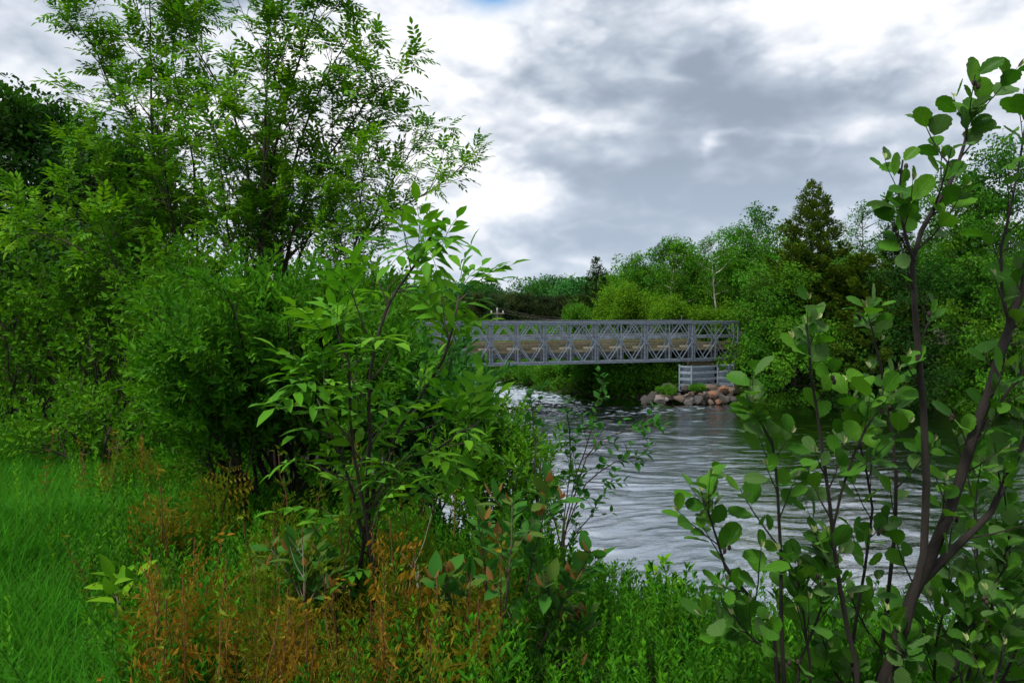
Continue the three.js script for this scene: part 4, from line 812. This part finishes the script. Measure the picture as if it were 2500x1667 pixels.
pairLeafShrub({ name: 'viburnum_shrub', label: 'dark leaved shrub with copper young tips at the bottom middle', d: 2.6, seed: 701, base: spot(1230, 1760, 2.6), geos: VIB, mats: M.viburnum, copper: true, gap: 0.045, levels: [{ n: 9, from: 0.3, len: [0.08, 0.24], ang: 0.75, up: 0.5, wob: 0.1, r: 0.003 }], stems: [
  [[1190, 1620], [1185, 1420], [1165, 1260]], [[1250, 1620], [1290, 1420], [1340, 1180]], [[1230, 1640], [1240, 1420], [1250, 1230]], [[1290, 1640], [1370, 1480], [1440, 1350]], [[1160, 1660], [1110, 1500], [1085, 1420]], [[1270, 1650], [1330, 1540], [1340, 1420]], [[1290, 1660], [1400, 1600], [1430, 1500]]] });
const CHO = [1, 2, 3].map((s) => simpleLeaf(s * 59, 0.046, 0.028, ovate));
pairLeafShrub({ name: 'chokeberry_shrub', label: 'thin sparse shrub with small leaves standing out against the water', d: 3.5, seed: 702, base: spot(1370, 1560, 3.5), geos: CHO, mats: M.berry, gap: 0.04, k: 0.95, r: 0.0042, levels: [{ n: 10, from: 0.32, len: [0.08, 0.26], ang: 0.8, up: 0.35, wob: 0.12, r: 0.0025 }], stems: [
  [[1375, 1330], [1400, 1190], [1440, 1060], [1475, 920]], [[1390, 1250], [1450, 1090], [1530, 1050], [1610, 1030]], [[1385, 1290], [1430, 1180], [1500, 1130], [1590, 1105]], [[1370, 1320], [1310, 1180], [1305, 1060], [1295, 960]], [[1380, 1340], [1440, 1260], [1480, 1200]], [[1372, 1330], [1395, 1140], [1385, 1010]]] });
pairLeafShrub({ name: 'dogwood_sapling', label: 'small upright sapling with pale stem before the water at the bottom', d: 4.2, seed: 703, base: spot(1618, 1560, 4.2), geos: CHO, mats: M.ash, gap: 0.06, k: 1.1, r: 0.004, levels: [{ n: 6, from: 0.4, len: [0.06, 0.14], ang: 0.7, up: 0.5, wob: 0.1, r: 0.002 }], stems: [[[1612, 1480], [1608, 1400], [1625, 1365]], [[1614, 1500], [1590, 1430], [1580, 1400]], [[1614, 1500], [1640, 1430], [1650, 1410]]] });
pairLeafShrub({ name: 'viburnum_shrub', label: 'low shrub with reddish leaf tips amid the ferns', d: 3.0, seed: 704, base: spot(740, 1560, 3.0), geos: VIB, mats: M.viburnum, copper: true, gap: 0.06, k: 1.1, levels: [{ n: 6, from: 0.45, len: [0.08, 0.2], ang: 0.95, up: 0.2, wob: 0.1, r: 0.003 }], stems: [[[745, 1460], [720, 1330]], [[745, 1450], [800, 1320]], [[740, 1470], [660, 1340]], [[750, 1480], [830, 1380]]], most: 160 });
pairLeafShrub({ name: 'broadleaf_seedling', label: 'seedling with few big pale leaves above the grass edge', d: 3.2, seed: 705, base: spot(290, 1560, 3.2), geos: VIB, mats: M.ash, gap: 0.08, k: 1.4, levels: [{ n: 4, from: 0.5, len: [0.06, 0.14], ang: 0.9, up: 0.3, wob: 0.1, r: 0.003 }], stems: [[[285, 1480], [270, 1420]], [[300, 1480], [330, 1410]]], most: 80 });

{
  const R = mulberry(720);
  const dead = (label, pts, d, r, sub) => {
    const w = pts.map(([x, y]) => spot(x, y, d)), b = onGround(w[0].x, w[0].z), o = thing('dead_stem', label, 'dead stem', b, 'bleached dead stems'), line = smooth(R, [V(b.x, b.y - 0.03, b.z), ...w], 0.004), st = new Geo(), pale = flatMat(0.34, 0.31, 0.26, 0.9);
    st.tube(line, r, r * 0.4, 5); part('stem', st.build(b), pale, o);
    for (let k = 0; k < sub; k++) { const { p, d: q } = along(line, 0.45 + 0.5 * (k + R()) / sub), g = new Geo(); g.tube(bend(R, p, sideways(R, q, 0.6, R() * 6.28), 0.08 + R() * 0.16, 4, 0.12, 0.1), r * 0.45, r * 0.2, 4); part('twig', g.build(b), pale, o); }
  };
  dead('pale bare dead stem standing between the ferns and the copper tipped shrub', [[1016, 1560], [1018, 1440], [1008, 1330]], 2.75, 0.0042, 5);
  dead('thin bleached dead twig leaning right beside the pale dead stem', [[1020, 1570], [1090, 1480], [1165, 1410]], 2.8, 0.003, 3);
  dead('slender dead stalk rising from the ferns left of the sapling stem', [[745, 1560], [742, 1430], [738, 1330]], 2.9, 0.0028, 3);
  const a = spot(1392, 925, 46.4), e = spot(1302, 951, 45.6), b = onGround(a.x + 0.6, a.z - 0.4), o = thing('overhanging_branch', 'leafy branch hanging low over the rapids from the far bank tip', 'branch', b), mid = a.clone().lerp(e, 0.5); mid.y += 0.25;
  const line = smooth(R, [b, a, mid, e], 0.02), st = new Geo(), ls = []; st.tube(line, 0.03, 0.008, 5); part('stem', st.build(b), M.bark, o);
  for (let k = 0; k < 26; k++) { const { p } = along(line, 0.45 + 0.55 * R()); p.add(sphereDir(R).multiplyScalar(0.14)); ls.push({ m: frame(p, sphereDir(R), UPV.clone().add(sphereDir(R).multiplyScalar(0.4)), 0.45 + R() * 0.25), c: tint(R), g: Math.floor(R() * 3) }); }
  scatter('foliage', BROADS, M.poplar, ls, o, b);
}
// ferns, rust coloured, each frond a part
{
  const frond = (seed, curl) => { // upright stalk along +y with pairs of narrow pinnae
    const R = mulberry(seed), stalk = new Geo(), blades = new Geo(), L = 1, pts = [];
    const bx = (R() - 0.5) * 0.16, bz = (R() - 0.5) * 0.16;
    for (let k = 0; k <= 8; k++) { const t = k / 8; pts.push(V(bx * t * t + (curl && t > 0.85 ? 0.04 : 0), L * t, bz * t * t)); }
    stalk.tube(pts, 0.006, 0.003, 4);
    const n = curl ? 8 : 9;
    for (let k = 0; k < n; k++) for (const s of [-1, 1]) {
      const t = 0.3 + 0.68 * (k / n), { p } = along(pts, t), len = (curl ? 0.10 : 0.24) * Math.sin(Math.PI * (0.22 + 0.72 * (k / n))) * (0.75 + R() * 0.5), a = R() * 0.9 - 0.45, d = V(s * Math.cos(a), 0.15 + R() * 0.45, Math.sin(a)).normalize();
      const q = 5; for (let j = 0; j < q; j++) for (const u of [-1, 1]) { const o = p.clone().addScaledVector(d, len * (j + 0.5) / q); blades.leaf(o, d.clone().multiplyScalar(0.45).add(V(0, u * 0.6, (R() - 0.5) * 0.9 + u * 0.3)), V((R() - 0.5) * 0.8, 0.4, 1), len * 0.27, len * 0.1, lance, { seg: 2, droop: 0.2 }); }
      blades.leaf(p, d, V(0, 0.3, 1), len, len * 0.05, lance, { seg: 2, droop: 0.15 });
    }
    if (curl) for (let k = 0; k < 7; k++) { const a = k * 0.9; blades.leaf(pts[8].clone().add(V(Math.cos(a) * 0.02, 0.02 + Math.sin(a) * 0.02, 0)), sphereDir(R), sphereDir(R), 0.045, 0.02, lance, { seg: 2, droop: 0.6 }); }
    return [stalk.build(), blades.build()];
  };
  const F1 = [1, 2, 3, 4, 5].map((s) => frond(s * 61, s % 2 === 0)), R = mulberry(801);
  // [px of foot, depth, fronds, height, spread m, label, shade]
  const clumps = [
    [560, 2.55, 13, 0.55, 0.32, 'rust fern clump at the bottom edge left of the middle', 0], [760, 2.5, 15, 0.6, 0.34, 'dense rust fern clump at the bottom edge below the low shrub', 2], [950, 2.45, 15, 0.58, 0.32, 'dense orange brown fern clump at the bottom edge', 0], [1060, 2.7, 11, 0.5, 0.3, 'rust fern clump touching the copper tipped shrub', 0],
    [660, 2.9, 11, 0.66, 0.34, 'green gold fern clump with curled tips behind the front ferns', 2], [860, 2.95, 12, 0.66, 0.34, 'yellowish fern clump with tall curled stalks in the middle of the ferns', 2], [570, 4.0, 8, 0.72, 0.3, 'tall tawny fern clump at the foot of the willow', 1], [480, 3.4, 5, 0.5, 0.3, 'sparse tawny fern clump right of the grass', 2],
    [320, 5.6, 7, 0.6, 0.42, 'brown fern clump at the grass edge below the thicket', 1], [225, 5.4, 5, 0.55, 0.35, 'brown fern stalks standing in the grass', 1], [870, 4.3, 9, 0.75, 0.3, 'thin fern clump in shade under the willow', 2], [410, 5.8, 5, 0.6, 0.3, 'brown fern stalks in shade left of the willow stems', 1],
    [660, 2.35, 12, 0.5, 0.3, 'golden fern clump between the two rust clumps at the bottom edge', 1], [850, 2.3, 13, 0.5, 0.3, 'orange and gold fern clump lowest at the bottom edge', 1], [1010, 3.4, 8, 0.55, 0.3, 'fern clump right of the sapling stem', 2], [430, 2.5, 7, 0.4, 0.25, 'short rust fern clump at the bottom left edge of the ferns', 0],
  ];
  for (const [px, d, n, h, sp, label, sh] of clumps) {
    const f = spot(px, 1500, d), b = onGround(f.x, f.z), o = thing('fern_clump', label, 'fern', b, 'rust coloured ferns');
    for (let k = 0; k < n; k++) {
      const [sg, bg] = F1[Math.floor(R() * 5)], a = R() * 6.28, r = Math.sqrt(R()) * sp * 1.35, hh = h * (0.65 + R() * 0.5);
      const fr = part('frond', sg, M.rustStem, o); part('foliage', bg, M.rust[(sh + (R() < 0.3 ? 1 : 0)) % 3], fr);
      fr.position.set(Math.cos(a) * r, 0, Math.sin(a) * r); fr.rotation.set((R() - 0.5) * 0.5, R() * 6.28, (R() - 0.5) * 0.5); fr.scale.setScalar(hh); fr.scale.y = hh * 1.1;
      fr.position.y = ground(b.x + fr.position.x, b.z + fr.position.z) - b.y;
    }
  }
}
// ground cover: leafy shoots of low shrubs, grass on the lawn
{
  const R = mulberry(901), SP = [1, 2, 3, 4].map((s) => shoot(s * 67, 0.4, 28, s % 2 ? 0.038 : 0.046, s % 2 ? 0.36 : 0.5, { prof: s % 2 ? lance : ovate, seg: 2, stem: 0.002, spread: 1.05, tuft: 5, bare: 0.25 })), low = [], low2 = [];
  const add = (x, z, h, list, sink = 0.02) => { const y = ground(x, z); list.push({ m: frame(V(x, y - sink, z), V((R() - 0.5) * 0.5, 1, (R() - 0.5) * 0.5), V(R() - 0.5, 0.05, R() - 0.5), h / 0.4), c: tint(R, 0.25, 0.15).multiplyScalar(0.9 + 0.55 * fbm2(x * 1.6 + 3, z * 1.6, 3)), g: Math.floor(R() * 4) }); };
  for (let k = 0; k < 26000; k++) {
    const z = -mix(1.9, 8.5, Math.pow(R(), 0.75)), x = mix(-1.0, 0.78, R()) * -z, s = shore(x, z); if (s.inside || s.near < 0.3) continue;
    const lawn = x < -0.54 * -z + fbm2(x * 1.3, z * 1.3, 2) * 0.8 - (z < -5 ? 0.0 : 0);
    const clump = fbm2(x * 0.9 + 5, z * 0.9, 3);
    if (lawn && R() < 0.97) continue;
    if (clump < -0.25 && x < 0 && R() < 0.6) continue;
    const open = x > 0.08 * -z; if (z > -3.3 && x > -0.47 * -z && x < -0.09 * -z && R() < 0.5) continue;
    if (open && R() < (z > -4 ? 0.15 : 0.5) - clump) continue;
    add(x, z, mix(0.26, 0.5, R()) * (1 + 0.5 * clump) * (open ? 1.15 : 1), R() < (open ? 0.72 : 0.5) + clump * 0.5 ? low : low2, open ? (z > -3.2 ? 0.1 : 0.28) + 0.12 * R() : 0.02);
  }
  for (let k = 0; k < 1500; k++) { const z = -mix(2.0, 3.9, R()), x = mix(0.0, 0.7, R()) * -z; add(x, z, mix(0.16, 0.34, R()), R() < 0.7 ? low : low2, 0.03); }
  for (let k = 0; k < 3500; k++) { const z = -mix(7, 13, R()), x = mix(-0.9, 0.72, R()) * -z, s = shore(x, z); if (s.inside || s.near < 0.15) continue; add(x, z, mix(0.3, 0.7, R()) * (x > 0 ? 0.6 : 1), R() < 0.5 ? low : low2); }
  const one = (l) => l.map((q) => ({ ...q, g: 0 }));
  const split = (list, mat, label) => [0, 1].forEach((h) => scatter('undergrowth', [SP[h * 2]], mat, one(list.filter((q) => q.g % 2 === h)), scene, null, 'stuff', { label, category: 'undergrowth' }));
  split(low, M.spirea, 'mid green low leafy undergrowth covering the near bank'); split(low2, M.spirea2, 'bright green low leafy undergrowth covering the near bank');
  const weeds = [];
  for (let k = 0; k < 9000; k++) {
    const x = mix(-14, 32, R()), z = -mix(36, 66, R()), q = shore(x, z); if (q.inside || q.far > 9 || q.far > q.near) continue;
    if (x > 7.2 && x < 13.2 && q.far < 2.2) continue;
    weeds.push({ m: frame(V(x, ground(x, z) + 0.1, z), sphereDir(R), V(R() - 0.5, 1, R() - 0.5), 1.0 + R() * 1.2), c: tint(R, 0.3, 0.2), g: 0 });
  }
  for (let k = 0; k < 9000; k++) {
    const z = -mix(34, 105, R()), x = mix(-0.75, 0.2, R()) * -z, q = shore(x, z); if (q.inside) continue;
    weeds.push({ m: frame(V(x, ground(x, z) + 0.15, z), sphereDir(R), V(R() - 0.5, 1, R() - 0.5), 1.4 + R() * 1.8), c: tint(R, 0.3, 0.2), g: 0 });
  }
  scatter('undergrowth', [BROADS[1]], M.maple, weeds, scene, null, 'stuff', { label: 'leafy weeds covering the far bank down to the waterline', category: 'undergrowth' });
  const tuft = (seed) => { const r = mulberry(seed), g = new Geo(); for (let k = 0; k < 16; k++) { const a = r() * 6.28, d = V(Math.cos(a) * (0.15 + r() * 0.4), 1, Math.sin(a) * (0.15 + r() * 0.4)); g.leaf(V((r() - 0.5) * 0.12, 0, (r() - 0.5) * 0.12), d, V(-Math.cos(a), 0.2, -Math.sin(a)), 0.2 + r() * 0.22, 0.006 + r() * 0.003, (t) => 1 - 0.5 * t, { seg: 3, droop: 0.25 + r() * 0.4, fold: 0.2 }); } return g.build(); };
  const T = [tuft(1), tuft(2), tuft(3)], gr = [];
  for (let k = 0; k < 24000; k++) {
    const z = -mix(2.2, 11, Math.pow(R(), 0.8)), x = mix(-1.15, -0.1, R()) * -z, lawn = x < -0.48 * -z + fbm2(x * 1.3, z * 1.3, 2) * 0.8; if (!lawn && R() < 0.8) continue;
    if (shore(x, z).near < 1) continue;
    gr.push({ m: frame(V(x, ground(x, z) - 0.01, z), V(R() - 0.5, 0.0, R() - 0.5), V((R() - 0.5) * 0.3, 1, (R() - 0.5) * 0.3), 0.45 + R() * 0.55), c: tint(R, 0.3, 0.3), g: Math.floor(R() * 3) });
  }
  scatter('grass', [T[0]], M.grass, one(gr), scene, null, 'stuff', { label: 'lush uncut grass on the lawn at the left', category: 'grass' });
}

// ================================================================ alders at the right, close by
const ALD = [1, 2, 3, 4, 5, 6, 7, 8, 9].map((s) => alderLeaf(s * 71, 0.070 + (s % 3) * 0.005, 0.047 + (s % 4) * 0.005));
const coneGeo = new THREE.SphereGeometry(0.006, 8, 6); coneGeo.scale(1, 1.5, 1);
function alder({ label, d, seed, base, stems, levels, most = 300, gap = 0.029, k = 0.98 }) {
  const R = mulberry(seed), b = onGround(base.x, base.z), o = thing('alder_shrub', label, 'shrub', b, 'alders close by on the right'), ctx = { R, wood: new Geo(), leaves: [] }, tips = [];
  const pale = flatMat(0.22, 0.27, 0.09, 0.7), dark = flatMat(0.035, 0.018, 0.012, 0.8);
  stems.forEach(({ pts, r = 0.007, r1 = 0.0024, dd = 0, from, rooted = true, bare = false }) => {
    const w = pts.map(([x, y, q = 0]) => spot(x, y, d + dd + q)), foot = V(b.x + (R() - 0.5) * 0.25, b.y - 0.05, b.z + (R() - 0.5) * 0.2);
    const line = smooth(R, rooted ? [foot, ...w] : w, 0.004), st = new Geo(); st.tube(line, r, r1, 7, 0.06); part('stem', st.build(b), M.alderBark, o);
    growOn(ctx, line, r, r1, levels.map((l) => (from !== undefined ? { ...l, from } : l)), 0, (tp, lv) => {
      const L = lengthOf(tp), f = lv === undefined ? 0.18 : Math.max(bare ? 0.9 : 0.35, 1 - 0.28 / L), n = Math.max(2, Math.round(L * (1 - f) / gap)); let az = R() * 6;
      for (let j = 0; j < n; j++) {
        const t = mix(f, 1, (j + 0.7) / n), { p, d: q } = along(tp, t); az += 2.2 + (R() - 0.5) * 0.6;
        const dir = sideways(R, q, 0.7 + R() * 0.55, az).add(V(0, 0.15, 0)), up = V((R() - 0.5) * 1.3, 0.9, (R() - 0.5) * 1.3 + 0.35);
        leafAt(ctx, p, dir, up, k * (0.6 + R() * 0.5) * (t > 0.9 ? 0.8 : 1), 9, 5);
      }
      if (R() < 0.8) tips.push([tp[tp.length - 1], along(tp, 1).d]);
    });
  });
  part('branches', ctx.wood.build(b), M.alderBark, o).userData.kind = 'stuff';
  foliage(o, ctx.leaves, ALD, M.alder, { R, most });
  tips.slice(0, 60).forEach(([p, q], j) => {
    if (j % 6 === 5) for (let c = 0; c < 2; c++) { const m = part('cone', coneGeo, dark, o); m.position.copy(p).sub(b).add(V((R() - 0.5) * 0.03, -0.02 - 0.01 * c, (R() - 0.5) * 0.03)); }
    else { const g = new Geo(); g.leaf(V(0, 0, 0), q, V(0.3, 0.2, 0.9), 0.026, 0.011, lance, { seg: 3, fold: 0.7 }); g.leaf(V(0, 0, 0), q.clone().add(V(0.4, 0, 0.1)), V(-0.3, 0.2, 0.9), 0.022, 0.01, lance, { seg: 3, fold: 0.7 }); const m = part('bud', g.build(), pale, o); m.position.copy(p).sub(b); }
  });
}
const alderLv = [{ n: 10, from: 0.34, len: [0.08, 0.3], ang: 0.72, up: 0.55, wob: 0.1, r: 0.0035 }];
alder({ label: 'large alder with thick slanting stems at the right edge', d: 2.15, seed: 911, base: spot(2120, 1900, 2.15), levels: alderLv, stems: [
  { pts: [[2180, 1600], [2240, 1430], [2330, 1220], [2400, 1000], [2465, 800], [2520, 600]], r: 0.022, r1: 0.011, from: 0.3 }, { pts: [[2245, 1425], [2340, 1330], [2420, 1250], [2480, 1130], [2530, 1000]], r: 0.014, r1: 0.006, rooted: false, from: 0.1 },
  { pts: [[2210, 1560], [2262, 1300], [2258, 1000], [2240, 780], [2234, 612], [2287, 505], [2340, 404], [2362, 325], [2370, 285]], r: 0.013, r1: 0.003, dd: -0.1, from: 0.35 }, { pts: [[2236, 640], [2215, 596], [2196, 490], [2205, 390]], r: 0.005, rooted: false, dd: -0.1, from: 0.1 },
  { pts: [[2330, 1220], [2380, 1080], [2470, 940], [2540, 860]], r: 0.008, rooted: false, from: 0.1 }, { pts: [[2390, 1600], [2440, 1400], [2480, 1260]], r: 0.008, from: 0.2, dd: 0.1 }, { pts: [[2150, 1600], [2190, 1230], [2170, 1000], [2140, 850], [2120, 760]], r: 0.008, dd: 0.15 }, { pts: [[2330, 1650], [2380, 1500], [2460, 1380]], r: 0.006, from: 0.1 }, { pts: [[2465, 800], [2440, 650], [2470, 520], [2500, 320], [2525, 230]], r: 0.005, rooted: false, from: 0.15 } ] });
alder({ label: 'slender alder whose top leaf stands before the far maple', d: 2.05, seed: 912, base: spot(2090, 1880, 2.05), levels: alderLv, most: 260, stems: [
  { pts: [[2104, 1660], [2078, 1570], [2048, 1418], [2036, 1285], [2014, 1150], [1990, 985], [1975, 860], [1968, 790]], r: 0.009, from: 0.42 }, { pts: [[2080, 1600], [2110, 1400], [2130, 1240], [2100, 1080], [2090, 980]], r: 0.006, dd: 0.15 }, { pts: [[2036, 1285], [2080, 1120], [2140, 1000], [2160, 930]], r: 0.004, rooted: false, from: 0.15 } ] });
alder({ label: 'low alder spreading left over the water from the bottom right', d: 2.1, seed: 913, base: spot(1960, 1880, 2.1), levels: alderLv, stems: [
  { pts: [[1912, 1560], [1907, 1365], [1902, 1205], [1884, 1080], [1830, 1000]], r: 0.007, from: 0.4 }, { pts: [[1900, 1580], [1860, 1480], [1782, 1400], [1745, 1285], [1712, 1200]], r: 0.007, from: 0.4 }, { pts: [[1950, 1640], [2000, 1500], [2020, 1400], [1990, 1300]], r: 0.005 }, { pts: [[1900, 1620], [1840, 1560], [1790, 1500]], r: 0.005, from: 0.25 }, { pts: [[1980, 1660], [1960, 1500], [1950, 1380]], r: 0.005, from: 0.25 } ] });
alder({ label: 'leafy alder clump filling the bottom right corner', d: 2.3, seed: 914, base: spot(2330, 1850, 2.3), levels: [{ n: 10, from: 0.2, len: [0.08, 0.26], ang: 0.8, up: 0.45, wob: 0.1, r: 0.003 }], stems: [
  { pts: [[2200, 1650], [2120, 1540], [2080, 1460]], r: 0.006 }, { pts: [[2280, 1650], [2300, 1500], [2330, 1390]], r: 0.006 }, { pts: [[2380, 1660], [2420, 1500], [2440, 1370]], r: 0.006 }, { pts: [[2440, 1680], [2500, 1540], [2520, 1420]], r: 0.006 }, { pts: [[2240, 1680], [2180, 1580], [2170, 1480]], r: 0.006, dd: 0.3 }, { pts: [[2340, 1700], [2360, 1600], [2380, 1520]], r: 0.005, dd: -0.15 }, { pts: [[2420, 1700], [2450, 1600], [2470, 1500]], r: 0.005, dd: -0.3 }, { pts: [[2230, 1720], [2200, 1640], [2230, 1560]], r: 0.005, dd: -0.25 }, { pts: [[2100, 1720], [2040, 1640], [2010, 1560]], r: 0.005, dd: -0.1 }, { pts: [[2440, 1560], [2470, 1330], [2450, 1180]], r: 0.006, dd: 0.1 }, { pts: [[2360, 1560], [2390, 1330], [2360, 1150]], r: 0.006, dd: 0.25 } ] });

renderer.render(scene, camera);
